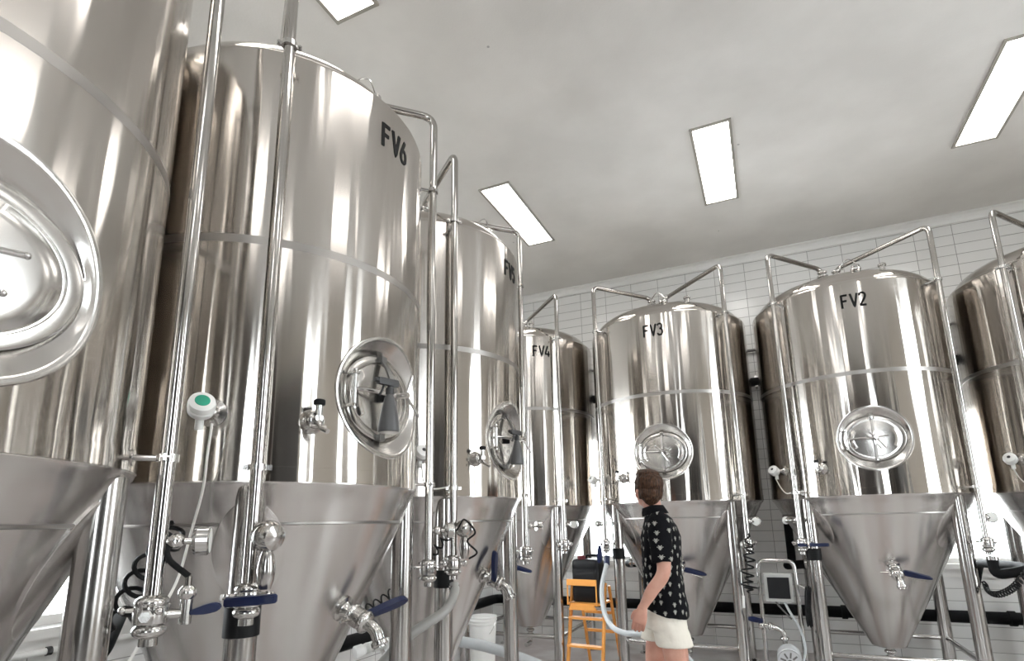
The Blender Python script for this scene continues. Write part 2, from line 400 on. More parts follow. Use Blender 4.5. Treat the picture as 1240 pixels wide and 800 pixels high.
# ------------------------------------------------------------------ ceiling light panels
def panel(x, y, label, group=None):
    t = thing('ceiling_light', label, 'light', (x, y, ZC), 0, group)
    w, l = .145, .62
    bm = B()
    for s in (-1, 1):
        box(bm, (s*(w+.012)-.012, -l-.024, -.014), (s*(w+.012)+.012, l+.024, 0)); box(bm, (-w, s*(l+.012)-.012, -.012), (w, s*(l+.012)+.012, 0))
    obj('frame', bm, M['trimmetal'], t, smooth=False)
    bm = B(); box(bm, (-w, -l, -.006), (w, l, 0)); obj('diffuser', bm, M['panel'], t, smooth=False)
    return t
panel(-2.17, 5.09, 'lit ceiling panel above the FV5 tank, leftmost of the whole panels', None)
panel(-.14, 5.09, 'lit ceiling panel in the middle of the bare ceiling, above the FV3 tank', None)
panel(2.0, 5.09, 'lit ceiling panel at the right edge of the picture, above the FV2 tank', None)
panel(-2.12, 1.73, 'lit ceiling panel cut by the top edge of the picture, above the FV6 tank', None)
for x, y in ((-.14, 1.73), (2.0, 1.73), (-2.12, -1.6), (-.14, -1.6), (2.0, -1.6)):  # unseen panels added for tank reflections and extra room light
    panel(x, y, 'unseen lit ceiling panel, added for the tank reflections', 'added unseen ceiling panels')

# ------------------------------------------------------------------ fermentation tanks
HJ, HT, HB, RB = 1.617, 3.43, .328, .14       # cone joint, shell top, cone bottom heights, cone bottom radius
def coner(R, z): return RB+(R-RB)*(z-HB)/(HJ-HB)
def pol(r, az, z): a = math.radians(az); return Vector((r*math.cos(a), r*math.sin(a), z))
def shell_mesh(R, hole):
    """cylinder with an oval opening facing local -Y; exact normals so reflections run clean"""
    verts, faces, norms = [], [], []
    def add(az, z, r=None, nz=None):
        a = math.radians(az); rr = R if r is None else r
        verts.append((rr*math.cos(a), rr*math.sin(a), z)); n = Vector((math.cos(a), math.sin(a), 0))
        norms.append(n if nz is None else (n*nz[0]+Vector((0, 0, nz[1]))).normalized()); return len(verts)-1
    hw = math.degrees(.42/R); N = 160
    zA, zB = 1.60, 2.50
    sq_n = 24                          # points along each side of the square patch
    azs_in = [-90-hw+2*hw*i/sq_n for i in range(sq_n+1)]
    azs_out = [-90+hw+(360-2*hw)*i/N for i in range(N+1)]
    prof = [HJ-.017+.0, ]
    # outside the patch columns: full height quads
    zcols = [HJ]+[zA+(zB-zA)*i/sq_n for i in range(1, sq_n+1)]+[zB+(HT-zB)*i/8 for i in range(1, 9)]
    zpatch = [HJ+(zB-HJ)*i/sq_n for i in range(sq_n+1)]
    zcols = zpatch+[zB+(HT-zB)*i/8 for i in range(1, 9)]
    def strip(azs, zs):
        g = [[add(a, z) for z in zs] for a in azs]
        for i in range(len(azs)-1):
            for j in range(len(zs)-1): faces.append((g[i][j], g[i+1][j], g[i+1][j+1], g[i][j+1]))
    strip(azs_out, zcols); strip(azs_in, [zB+(HT-zB)*i/8 for i in range(9)])
    # patch: rings from the square edge to the oval
    edge = [(a, zpatch[0]) for a in azs_in[:-1]]+[(azs_in[-1], z) for z in zpatch[:-1]]+[(a, zpatch[-1]) for a in azs_in[::-1][:-1]]+[(azs_in[0], z) for z in zpatch[::-1][:-1]]
    ha, hb, hz = hole; ov = []
    for a, z in edge:
        s = math.radians(a+90)*R; t = z-hz; ang = math.atan2(t/hb, s/ha); ov.append((math.degrees(ha*math.cos(ang)/R)-90, hz+hb*math.sin(ang)))
    K = 10; rings = []
    for k in range(K+1):
        t = k/K; rings.append([add(a0+(a1-a0)*t, z0+(z1-z0)*t) for (a0, z0), (a1, z1) in zip(edge, ov)])
    n = len(edge)
    for k in range(K):
        for i in range(n): j = (i+1) % n; faces.append((rings[k][i], rings[k][j], rings[k+1][j], rings[k+1][i]))
    # rolled top edge of the jacket
    rim = [(R, HT, (1, 0)), (R-.004, HT+.014, (.9, .4)), (R-.014, HT+.024, (.6, .8)), (R-.034, HT+.030, (.25, 1)), (R-.052, HT+.032, (0, 1))]
    azr = [360*i/N for i in range(N+1)]
    g = [[add(a, z, r, nz) for r, z, nz in rim] for a in azr]
    for i in range(N):
        for j in range(len(rim)-1): faces.append((g[i][j], g[i+1][j], g[i+1][j+1], g[i][j+1]))
    me = bpy.data.meshes.new('shell'); me.from_pydata(verts, [], faces); me.update()
    for p in me.polygons: p.use_smooth = True
    me.normals_split_custom_set_from_vertices(norms)
    return me
def band_mesh(bm, R, z0, z1, lift, n=128):
    """a thin welded band round the jacket"""
    lathe(bm, [(R-.004, z0-.002), (R+lift, z0), (R+lift, z1), (R-.004, z1+.002)], n=n, capped=False)
def strokes(ch):
    A = {'F': [[(0, 0), (0, 1)], [(0, .94), (.52, .94)], [(0, .52), (.44, .52)]],
         'V': [[(0, 1), (.3, 0), (.6, 1)]],
         '2': [[(.02, .78), (.05, .9), (.16, .97), (.36, .97), (.5, .88), (.52, .72), (.46, .58), (.03, .06)], [(0, .06), (.55, .06)]],
         '3': [[(.03, .82), (.08, .93), (.2, .97), (.36, .96), (.49, .87), (.5, .7), (.4, .57), (.22, .54)], [(.4, .54), (.52, .43), (.53, .22), (.42, .07), (.22, .03), (.08, .07), (.01, .2)]],
         '4': [[(.34, 1), (.02, .3), (.02, .24), (.6, .24)], [(.43, .52), (.43, 0)]],
         '5': [[(.5, .94), (.08, .94), (.05, .52), (.14, .6), (.34, .61), (.48, .52), (.53, .36), (.5, .16), (.38, .05), (.2, .03), (.07, .09), (.01, .2)]],
         '6': [[(.4, 1), (.1, .5), (.03, .32), (.06, .13), (.18, .04), (.36, .04), (.49, .13), (.53, .3), (.48, .48), (.36, .57), (.2, .56), (.1, .48)]]}
    return A[ch]
def lettering(R, text, az, z, h, parent):
    bm = B(); x0 = -(len(text)*.78-.16)*h/2*.70; w = .072*h
    for k, ch in enumerate(text):
        for line in strokes(ch):
            P = [Vector((x0+(k*.78+x)*h*.70, y*h)) for x, y in line]
            seg = []
            for i in range(len(P)-1):
                m = max(1, int((P[i+1]-P[i]).length/.012))
                seg += [P[i].lerp(P[i+1], j/m) for j in range(m)]
            seg.append(P[-1]); L = []
            for i, p in enumerate(seg):
                d = (seg[min(i+1, len(seg)-1)]-seg[max(i-1, 0)]).normalized(); nn = Vector((-d.y, d.x))
                L.append((p+nn*w, p-nn*w))
            rows = []
            for a, b in L:
                row = []
                for q in (a, b):
                    for lift in (.0005, .003):
                        row.append(bm.verts.new(pol(R+lift, az+math.degrees(q.x/R), z+q.y-h/2)))
                rows.append(row)
            for r0, r1 in zip(rows, rows[1:]): bridge(bm, [r0[0], r0[1], r0[3], r0[2]], [r1[0], r1[1], r1[3], r1[2]])
            for r in (rows[0], rows[-1]): cap(bm, [r[0], r[1], r[3], r[2]])
    return obj('lettering', bm, M['letter'], parent, smooth=False)

def clamp_ring(bm, c, axis, r, w=.02):
    """tri-clamp: two ferrules with a bulged band, and a wing nut"""
    x, y, d = frame(axis); c = Vector(c)
    lathe(bm, [(r, -w), (r*1.55, -w*.55), (r*1.72, -w*.2), (r*1.72, w*.2), (r*1.55, w*.55), (r, w)], c, d, 20)
    cyl(bm, c+x*r*1.6, c+x*r*2.25, r*.22, 8); cyl(bm, c+x*r*2.0-y*r*.5, c+x*r*2.0+y*r*.5, r*.16, 8)
def gauge(parent, c, d, up, rad=.042):
    """round pressure gauge or sight cap facing direction d"""
    bm = B(); lathe(bm, [(rad*.55, -.035), (rad*.9, -.03), (rad, -.024), (rad, .002), (rad*.9, .006)], c, d, 24)
    g = obj('pressure_gauge', bm, M['fit'], parent)
    return g
def handle(parent, c, d, n, length=.17, name='valve_handle', taper=False):
    """navy lever grip pointing along d from a pivot at c; n = its flat side"""
    d = Vector(d).normalized(); n = Vector(n).normalized(); s = n.cross(d).normalized()
    m = basis(c, d, s, n); bm = B()
    k = min(1, length/.15)
    if taper: top = [(.0, .014), (.012, .024), (.05, .027), (length*.5, .020), (length-.02, .010), (length-.004, .006), (length, 0)]
    else: top = [(.0, .011*k), (.03*k, .017*k), (length*.45, .024*k), (length-.05*k, .026*k), (length-.018*k, .022*k), (length-.004, .012*k), (length, 0)]
    out = top+[(x, -y*.9) for x, y in top[::-1][1:]]
    prism(bm, out, -.014, .014, m)
    bmesh.ops.bevel(bm, geom=[e for e in bm.edges], offset=.004, segments=2, affect='EDGES')
    h = obj(name, bm, M['blue'], parent)
    return h

def manway(root, R, style, hole):
    """oval access door set in a funnel in the jacket, facing local -Y"""
    cz, ha, hb = hole[2], hole[0], hole[1]; la, lb = ha-.034, hb-.062; dp = R-.058
    n = 72
    def surf(a, b, ang, off=0):
        s = a*math.cos(ang); z = cz+b*math.sin(ang); t = s/R; return Vector(((R+off)*math.sin(t), -(R+off)*math.cos(t), z))
    bm = B(); R1 = []
    for (a, b, off) in ((ha+.020, hb+.020, .0005), (ha+.017, hb+.017, .005), (ha+.003, hb+.003, .006), (ha-.004, hb-.004, -.001)):
        R1.append([surf(a, b, 2*PI*i/n, off) for i in range(n)])
    for t in (.35, .7, 1.0):
        R1.append([R1[3][i].lerp(Vector((la*math.cos(2*PI*i/n), -dp, cz+lb*math.sin(2*PI*i/n))), t) for i in range(n)])
    for a, b, y in ((la-.006, lb-.006, dp-.012),): R1.append([Vector((a*math.cos(2*PI*i/n), -y, cz+b*math.sin(2*PI*i/n))) for i in range(n)])
    loft(bm, R1, capped=False)
    col = obj('manway_collar', bm, M['lid'], root, angle=.9)
    bm = B(); rings = []
    for f, y in ((.985, -.004), (.985, .006), (.95, .010), (.84, .010), (.825, .004), (.81, .004), (.79, .011), (.6, .016), (.4, .020), (.2, .022)):
        rings.append([Vector((la*f*math.cos(2*PI*i/n), -(dp+y), cz+lb*f*math.sin(2*PI*i/n))) for i in range(n)])
    loft(bm, rings); lid = obj('manway_lid', bm, M['lid'], col, angle=.9)
    # hinge bracket on the left, arm to the middle, upright strap, hub and T pin
    bm = B(); x = -la*.90; y = -(dp+.02)
    box(bm, (x-.008, y-.035, cz-.075), (x+.018, y+.03, cz-.062), bev=.002); box(bm, (x-.008, y-.035, cz+.062), (x+.018, y+.03, cz+.075), bev=.002)
    cyl(bm, (x+.004, y-.022, cz-.085), (x+.004, y-.022, cz+.085), .010, 14)
    obj('hinge', bm, M['fit'], col)
    out = .075 if style == 'strap' else .03
    bm = B(); tube(bm, spline([(x+.004, y-.022, cz), (x+.08, -(dp+.03+out*.5), cz+.004), (-.01, -(dp+.025+out), cz)]), .009, 10)
    obj('hinge_arm', bm, M['fit'], col)
    bm = B(); pts = spline([(.0, -(dp+.012), cz+lb*.96), (0, -(dp+.012+out*.55), cz+lb*.62), (0, -(dp+.014+out), cz), (0, -(dp+.012+out*.55), cz-lb*.62), (0, -(dp+.012), cz-lb*.96)], 6)
    w = .016 if style == 'strap' else .009
    loft(bm, [[p+Vector((a, 0, 0))+Vector((0, b, 0)) for a, b in ((-w, -.005), (w, -.005), (w, .005), (-w, .005))] for p in pts])
    for s in (1, -1): box(bm, (-.018, -(dp+.03), cz+s*lb*.93-.014), (.018, -(dp-.005), cz+s*lb*.93+.014), bev=.003)
    obj('clamp_strap', bm, M['dark'] if style == 'strap' else M['fit'], col)
    bm = B(); h = Vector((0, -(dp+.014+out), cz)); e = h+Vector((0, -.05-out*.3, 0))
    cyl(bm, h+Vector((0, .02, 0)), e, .013, 16); lathe(bm, [(.02, -.01), (.02, .012)], h, (0, -1, 0), 6)
    obj('hub', bm, M['fit'], col)
    bm = B(); q = e+Vector((0, .012, 0))
    for ang, ln in ((-50, .105), (80, .085)) if style == 'strap' else ((-58, .105), (5, .085), (135, .07)):
        a = math.radians(ang); p = q+Vector((math.cos(a), 0, math.sin(a)))*ln+Vector((0, -.018, 0))
        cyl(bm, q, p, .0068, 10); sphere(bm, p, .0085, seg=10)
    obj('tee_pin', bm, M['fit'], col)
    if style == 'strap':
        bm = B(); box(bm, (-.026, -(dp+.05), cz-.022), (-.004, -(dp+.02), cz+.022), bev=.004); obj('stop_block', bm, M['black'], col)
    return dp, cz, out

def pipe_run(root, R, az, side, zb, zt=3.9, ends=None, valve=None):
    """standpipe clamped to the jacket, bent over the top to the middle of the dome"""
    base = pol(R+.09, az, zb); top = pol(R+.09, az, zt); pts = [base, top, Vector(ends[0])]+[Vector(e) for e in ends[1:]]
    bm = B(); tube(bm, fillet(pts, .075), .0225, 18); p = obj('standpipe', bm, M['steel'], root)
    for z in (1.655, 3.40):
        bm = B(); c = pol(R+.09, az, z); lathe(bm, [(.024, -.011), (.030, -.011), (.030, .011), (.024, .011)], c, (0, 0, 1), 20)
        t = pol(1, az+90, 0)
        for s in (-1, 1): box(bm, (-.018, -.004, -.009), (.010, .004, .009), basis(c+t*s*.038, t*s, pol(1, az, 0), (0, 0, 1))); cyl(bm, c+t*s*.040-pol(1, az, 0)*.012, c+t*s*.040+pol(1, az, 0)*.012, .005, 8)
        cyl(bm, pol(R-.004, az, z), c-pol(.020, az, 0), .009, 10); lathe(bm, [(.024, -.002), (.024, .008)], pol(R-.002, az, z), pol(1, az, 0), 16)
        obj('pipe_clamp', bm, M['fit'], p)
    bm = B(); e = Vector(ends[-1]); clamp_ring(bm, e+Vector((0, 0, .0)), (0, 0, 1), .026); lathe(bm, [(.03, -.06), (.05, -.05), (.05, -.035), (.03, -.025)], e, (0, 0, 1), 20); cyl(bm, e-Vector((0, 0, .20)), e, .022, 16)
    obj('dome_ferrule', bm, M['fit'], p)
    return p
def valve_cluster(parent, c, out, t, kind):
    """fitting group at the foot of a standpipe: ferrules, butterfly body, side port, gauge"""
    c = Vector(c); out = Vector(out); t = Vector(t)       # out: away from the tank, t: along the jacket
    bm = B(); clamp_ring(bm, c+Vector((0, 0, .03)), (0, 0, 1), .025); lathe(bm, [(.030, -.03), (.042, -.026), (.044, 0), (.042, .02), (.03, .024)], c, (0, 0, 1), 20)
    clamp_ring(bm, c+Vector((0, 0, -.045)), (0, 0, 1), .025); cyl(bm, c, c-Vector((0, 0, .085)), .024, 16)
    for s in (-1, 1): cyl(bm, c-t*s*.03, c-t*s*.075, .014, 12); lathe(bm, [(.017, 0), (.02, .004), (.02, .016), (.015, .02)], c-t*s*.062, -t*s, 6)
    for a in (25, 155, 265): 
        d = t*math.cos(math.radians(a))+out*math.sin(math.radians(a)); cyl(bm, c+Vector((0, 0, .012)), c+d*.068+Vector((0, 0, .012)), .007, 8); sphere(bm, c+d*.068+Vector((0, 0, .012)), .011, seg=8)
    obj('butterfly_valve', bm, M['fit'], parent)
def tank(name_label, x, y, R, rz, text=None, style='bar', text_az=-90, opts=()):
    root = thing('fermentation_tank', name_label, 'tank', (x, y, 0), rz)
    root['group'] = 'conical fermentation tanks'
    hole = (.262, .250, 2.07) if R > .75 else ((.268, .252, 2.0) if text else (.290, .268, 2.022))
    link('shell', shell_mesh(R, hole), M['shell'], root, smooth=False)
    # dished head
    bm = B(); a, b = R-.048, .25; prof = []
    for i in range(0, 25):
        t = PI/2*i/24; prof.append((max(a*math.cos(t), .004), HT+.028+b*math.sin(t)))
    lathe(bm, prof, n=128, capped=False); obj('dome', bm, M['shell'], root, angle=None)
    # cone with a rolled knuckle at the joint
    bm = B(); prof = [(R-.002, HJ+.002), (R-.001, HJ-.006), (R-.006, HJ-.018)]+[(coner(R, z)-.004, z) for z in [HJ-.03-(HJ-.03-HB)*i/24 for i in range(25)]]
    prof += [(RB-.03, HB-.012), (.03, HB-.02), (.026, HB-.03)]
    lathe(bm, prof, n=128, capped=False); cn = obj('cone', bm, M['cone'], root, angle=.5)
    bm = B(); z = 1.462; lathe(bm, [(coner(R, z-.006)-.006, z-.007), (coner(R, z)+.0000, z-.004), (coner(R, z)+.0005, z+.004), (coner(R, z+.006)-.006, z+.007)], n=128, capped=False); obj('weld_seam', bm, M['seam'], cn)
    bm = B(); band_mesh(bm, R, 2.612 if R > .75 else 2.54, 2.646 if R > .75 else 2.574, .0008); obj('weld_seam', bm, M['seam'], root)
    bm = B(); band_mesh(bm, R, HJ-.002, HJ+.052, .0022); obj('jacket_hem', bm, M['shell'], root)
    # outlet at the tip
    bm = B(); cyl(bm, (0, 0, HB-.10), (0, 0, HB-.015), .026, 18); clamp_ring(bm, (0, 0, HB-.055), (0, 0, 1), .027)
    lathe(bm, [(.034, -.02), (.04, -.012), (.04, .012), (.034, .02)], (0, 0, HB-.11), (0, 0, 1), 18); cyl(bm, (-.075, 0, HB-.11), (.075, 0, HB-.11), .011, 10)
    tube(bm, fillet([(0, 0, HB-.12), (0, 0, HB-.19), (0, -.12, HB-.19)], .05), .024, 14)
    obj('outlet_valve', bm, M['fit'], root)
    # four legs
    RL = R-(.060 if R > .75 else .050); lr = .053
    for k, az in enumerate((-135, -45, 45, 135)):
        p = pol(RL, az, 0); zt = 1.595
        bm = B(); cyl(bm, p+Vector((0, 0, .03)), p+Vector((0, 0, zt)), lr, 32); leg = obj('leg', bm, M['leg'], root)
        bm = B(); lathe(bm, [(.085, 0), (.085, .010), (.03, .022), (.022, .10)], p, (0, 0, 1), 24); obj('foot', bm, M['fit'], leg)
        # oval doubler plate where the leg meets the cone
        zz = 1.36; s = (R-RB)/(HJ-HB); nrm = (pol(1, az, 0)-Vector((0, 0, s))).normalized(); tz = Vector((0, 0, 1)); tt = pol(1, az+90, 0); up = (pol(s, az, 0)+tz).normalized()
        q = pol(coner(R, zz), az, zz); bm = B(); n = 40; rings = []
        for f, lift in ((1.0, -.004), (1.0, .0015), (.97, .003), (.2, .003)):
            ring = []
            for i in range(n):
                an = 2*PI*i/n; u = .125*f*math.cos(an); v = .20*f*math.sin(an)
                h = q+up*v; az2 = az+math.degrees(u/coner(R, h.z)); w = pol(coner(R, h.z), az2, h.z); nn = (pol(1, az2, 0)-tz*s).normalized()
                ring.append(w+nn*lift)
            rings.append(ring)
        loft(bm, rings); obj('doubler_plate', bm, M['cone'], leg, angle=.9)
        if az == -135:
            bm = B(); lathe(bm, [(lr+.001, -.05), (lr+.007, -.05), (lr+.007, .05), (lr+.001, .05)], p+Vector((0, 0, 1.13)), (0, 0, 1), 28, capped=False); sl = obj('rubber_sleeve', bm, M['black'], leg)
    # floor rails tying the legs together
    for a0, a1 in ((-135, -45), (-45, 45), (45, 135), (135, 225)):
        p, q = pol(RL, a0, .32), pol(RL, a1, .32); d = (q-p).normalized()
        bm = B(); cyl(bm, p+d*lr*.95, q-d*lr*.95, .021, 16); obj('cross_rail', bm, M['leg'], root)
    if text: lettering(R, text, text_az, 3.265, .122, root)
    dp, cz, out = manway(root, R, style, hole)
    # lifting lugs on the head
    for az in (30, 150):
        bm = B(); t = pol(1, az, 0); u = pol(1, az+90, 0); m = basis(pol(R-.085, az, HT+.11), u, (0, 0, 1), t)
        outl = [(-.045, 0), (-.045, .07), (-.02, .105), (.02, .105), (.045, .07), (.045, 0)]
        prism(bm, [(a, b-.03) for a, b in outl], -.006, .006, m); obj('lifting_lug', bm, M['fit'], root)
    # small fittings on the head
    for az, f, wire in ((-82, .78, True), (-58, .75, False)):
        a_ = R-.048; q = pol(a_*f, az, HT+.028+.25*math.sqrt(1-f*f)); bm = B()
        cyl(bm, q-Vector((0, 0, .03)), q+Vector((0, 0, .045)), .024, 16); lathe(bm, [(.03, .03), (.034, .034), (.034, .05), (.026, .056)], q, (0, 0, 1), 18)
        if wire: clamp_ring(bm, q+Vector((0, 0, .012)), (0, 0, 1), .025); tube(bm, spline([q+Vector((.02, 0, .05)), q+Vector((-.05, .0, .12)), q+Vector((-.12, .02, .06)), q+Vector((-.10, .0, .03))], 6), .004, 6)
        obj('dome_fitting', bm, M['fit'], root)
    # standpipes
    e1 = [(-.16, -.10, 3.87), (-.11, -.06, 3.82)]; e2 = [(.03, .02, 3.88), (-.01, .0, 3.82)]
    pl = pipe_run(root, R, -133.5, 'left', 1.19, ends=[(-.16, -.09, 3.90), (-.12, -.06, 3.86)])
    pr = pipe_run(root, R, -43.5, 'right', 1.19, ends=[(.05, .03, 3.92), (.01, .0, 3.87)])
    for az, p in ((-133.5, pl), (-43.5, pr)):
        o = pol(1, az, 0); t = pol(1, az+90, 0); c = pol(R+.09, az, 1.22)
        valve_cluster(p, c, o, t, 0)
    # gauges on stubs
    c = pol(R+.09, -43.5, 1.415); t = pol(1, -43.5+90, 0) if R > .75 else pol(1, -43.5, 0)
    bm = B(); cyl(bm, c, c+t*.085, .010, 12); clamp_ring(bm, c+t*.045, t, .013); obj('gauge_stub', bm, M['fit'], pr)
    gp = c+t*.115; bm = B(); lathe(bm, [(.02, -.03), (.036, -.026), (.042, -.018), (.042, .012), (.036, .016)], gp, t if R < .75 else pol(1, -90, 0), 24); g = obj('pressure_gauge', bm, M['fit'], pr)
    bm = B(); lathe(bm, [(.035, .0165), (.034, .018)], gp, t if R < .75 else pol(1, -90, 0), 24); obj('gauge_face', bm, M['gauge'], pr)
    c = pol(R+.09, -133.5, 1.42); o = pol(1, -133.5, 0); t = pol(1, -133.5-90, 0)
    if style == 'bar':
        bm = B(); cyl(bm, c, c+t*.07, .012, 12); clamp_ring(bm, c+t*.03, t, .014); cyl(bm, c+t*.06, c+t*.115, .024, 18); sphere(bm, c+t*.115, .026, seg=16); obj('relief_valve', bm, M['fit'], pl)
        bm = B(); lathe(bm, [(.030, 0), (.033, .004), (.033, .018), (.028, .022)], c+t*.128, t, 20); obj('relief_cap', bm, M['white'], pl)
    else:
        bm = B(); q = c+pol(.075, -90, 0)+Vector((0, 0, .0)); lathe(bm, [(.03, -.05), (.044, -.03), (.053, -.008), (.052, .014), (.042, .032), (.018, .043), (.006, .045)], q, pol(1, -90, -.15), 28); cyl(bm, c, q, .018, 14)
        obj('relief_valve', bm, M['fit'], pl)
        bm = B(); lathe(bm, [(.016, .0), (.024, -.02), (.030, -.06), (.026, -.10), (.018, -.125)], q-Vector((0, 0, .045)), (0, 0, 1), 20); obj('relief_sock', bm, M['leg'], pl)
    # sample cock left of the door
    az = -119.5; c = pol(R, az, 1.845); o = pol(1, az, 0); t = pol(1, az+90, 0); zv = Vector((0, 0, 1))
    bm = B(); lathe(bm, [(.048, -.004), (.048, .004), (.040, .012), (.030, .03), (.026, .034)], c, o, 24); clamp_ring(bm, c+o*.045, o, .020, .016); cyl(bm, c+o*.04, c+o*.095, .014, 14)
    q = c+o*.085; cyl(bm, q-zv*.015, q+zv*.05, .013, 14); tube(bm, fillet([q, q-zv*.035+o*.012, q-zv*.055+o*.05+t*.02], .02), .010, 12); cyl(bm, q-zv*.03-t*.03, q-zv*.03+t*.03, .005, 8)
    s = obj('sample_cock', bm, M['fit'], root)
    bm = B(); lathe(bm, [(.019, 0), (.022, .004), (.022, .018), (.018, .022)], q+zv*.05, zv, 20); obj('cock_knob', bm, M['black'], s)
    # temperature transmitter further left
    az = -147; c = pol(R, az, 1.86); o = pol(1, az, 0); t = pol(1, az+90, 0)
    bm = B(); lathe(bm, [(.052, -.004), (.052, .004), (.03, .012), (.018, .03), (.014, .075)], c, o, 24); s = obj('temperature_probe', bm, M['fit'], root)
    d = (o*.8+zv*.45+t*.35).normalized(); hd = c+o*.10
    bm = B(); lathe(bm, [(.018, -.045), (.032, -.032), (.042, -.018), (.044, .003), (.040, .007), (.040, .014), (.044, .018), (.041, .034), (.026, .04)], hd, d, 28); cyl(bm, hd-d*.03, hd-d*.03-zv*.06, .014, 12)
    h = obj('transmitter_head', bm, M['white'], s)
    bm = B(); lathe(bm, [(.024 if text == 'FV6' else .012, .0405), (.022 if text == 'FV6' else .011, .042)], hd, d, 24); obj('transmitter_label', bm, M['green' if text == 'FV6' else 'grey'], s)
    # racking valve on the cone
    s_ = (R-RB)/(HJ-HB); z0 = 1.03 if R > .75 else 1.10; c = pol(coner(R, z0), -86, z0); nrm = (pol(1, -86, 0)-Vector((0, 0, s_))).normalized(); t = Vector((1, 0, 0))
    bm = B(); lathe(bm, [(.055, -.02), (.055, .004), (.036, .01), (.027, .03), (.027, .05)], c, nrm, 24); clamp_ring(bm, c+nrm*.055, nrm, .028)
    lathe(bm, [(.03, .06), (.042, .066), (.044, .09), (.042, .105), (.03, .11)], c, nrm, 20); clamp_ring(bm, c+nrm*.125, nrm, .028)
    q = c+nrm*.15; dn = Vector((0, 0, -1)); tube(bm, fillet([q-nrm*.03, q+nrm*.03, q+nrm*.06+dn*.06], .04), .026, 16); lathe(bm, [(.028, 0), (.036, .006), (.036, .02), (.03, .026)], q+nrm*.05+dn*.035, (nrm*.6+dn).normalized(), 20, capped=True)
    cyl(bm, c+nrm*.085-t*.11, c+nrm*.085+t*.05, .006, 8)
    rv = obj('racking_valve', bm, M['fit'], root)
    if 'rack_right' in opts: handle(rv, c+nrm*.085+t*.045, (t+Vector((0, 0, -.22))).normalized(), nrm, .20, taper=True)
    if 'rack_right' in opts:
        bm = B(); d_ = (t+Vector((0, 0, -.30))).normalized(); cyl(bm, c+nrm*.085+t*.04-Vector((0, 0, .02)), c+nrm*.085+t*.04-Vector((0, 0, .02))+d_*.17, .0045, 8); obj('latch_rod', bm, M['fit'], rv)
    if 'rack_up' in opts: handle(rv, c+nrm*.10-t*.045+Vector((0, 0, .01)), Vector((-.12, -.1, 1)), nrm, .20)
    if 'rack_diag' in opts: handle(rv, c+nrm*.085+t*.045, Vector((.8, -.5, .28)), (nrm+Vector((0, 0, -.3))), .20)
    # bar-type tanks: hand lever beside the left standpipe foot
    o = pol(1, -133.5, 0); t = pol(1, -133.5+90, 0); c = pol(R+.09, -133.5, 1.215)
    if 'lever_right' in opts: handle(pl, c+o*.05+t*.0, (pol(1, 0, 0)*1.0+pol(.0, -90, 0)), (0, 0, 1), .24)
    if 'lever_left' in opts: handle(pl, c+o*.075-pol(.07, -66, 0), pol(1, -66, .06), (0, 0, 1), .17)
    if 'lever_down' in opts: handle(pl, c+o*.055-t*.03, Vector((-.05, 0, -1)), (0, -1, 0), .17)
    o = pol(1, -43.5, 0); t = pol(1, -43.5+90, 0); c = pol(R+.09, -43.5, 1.215)
    if 'rlever' in opts: handle(pr, c+o*.095, o*1+Vector((0, 0, .18)), t, .085)
    if 'rlever' in opts:
        bm = B(); q = c+o*.085; cyl(bm, c+o*.03, q, .013, 12); cyl(bm, q-Vector((0, 0, .03)), q+Vector((0, 0, .05)), .016, 14); clamp_ring(bm, q+Vector((0, 0, .055)), (0, 0, 1), .014); cyl(bm, q+Vector((0, 0, .06)), q+Vector((0, 0, .10)), .009, 10); obj('side_valve', bm, M['fit'], pr)
        bm = B(); g0 = pol(R+.09, -43.5, 1.415)+o*.02; tube(bm, spline([g0, g0+o*.01-Vector((0, 0, .05)), q+Vector((0, 0, .10))]), .009, 10); obj('side_tube', bm, M['black'], pr)
    root['R'] = R
    return root
def unprop(r):
    del r['R']; return r
TK = [('stainless conical tank at the right picture edge, right of the FV2 tank', 2.545, 6.125, .819, 0, None, 'bar', -90, ('rack_right',)),
      ('stainless conical tank lettered FV2, on the right of the back row', .840, 6.149, .819, 0, 'FV2', 'bar', -90, ('rack_right', 'lever_right')),
      ('stainless conical tank lettered FV3, directly behind the man', -.871, 6.134, .819, 0, 'FV3', 'bar', -90, ('rack_right', 'lever_down')),
      ('stainless conical tank lettered FV4 in the corner behind the orange stepladder', -2.585, 6.108, .819, 0, 'FV4', 'bar', -53.5, ('rack_right',)),
      ('stainless conical tank lettered FV5, between the FV6 tank and the corner', -2.299, 3.475, .72, PI/2, 'FV5', 'strap', -87, ('rack_up',)),
      ('large stainless conical tank lettered FV6, with a spray bottle on its oval door', -2.212, 1.979, .72, PI/2, 'FV6', 'strap', -90, ('rack_diag', 'lever_left')),
      ('nearest stainless tank at the left picture edge, oval door cut off', -2.174, .504, .72, PI/2, None, 'bar', -90, ('rack_right', 'rlever'))]
tanks = [unprop(tank(*a)) for a in TK]
for t in tanks: del t['group']

# >>>EXTRA
# ------------------------------------------------------------------ pipework along the walls
bm = B(); tube(bm, fillet([(-3.46, -3.5, .46), (-3.46, 7.06, .46), (4.95, 7.06, .46)], .16), .058, 20)
p = tag(obj('insulated_pipe', bm, M['foam']), 'long black insulated pipe running low along the tiled walls behind the tanks', 'pipe')
for i, x in enumerate((-3.0, -1.2, .6, 2.0, 3.7)):
    bm = B(); lathe(bm, [(.059, -.028), (.070, -.026), (.070, .026), (.059, .028)], (x, 7.06, .46), (1, 0, 0), 24, capped=False); box(bm, (x-.02, 7.06, .445), (x+.02, YB-.002, .475)); obj('collar', bm, M['foam'], p)
bm = B(); tube(bm, [(-3.0, 7.08, 3.03), (4.9, 7.08, 3.03)], .055, 18); p = tag(obj('insulated_pipe', bm, M['foam']), 'thick black insulated pipe high on the back wall, seen in the gaps between tanks', 'pipe')
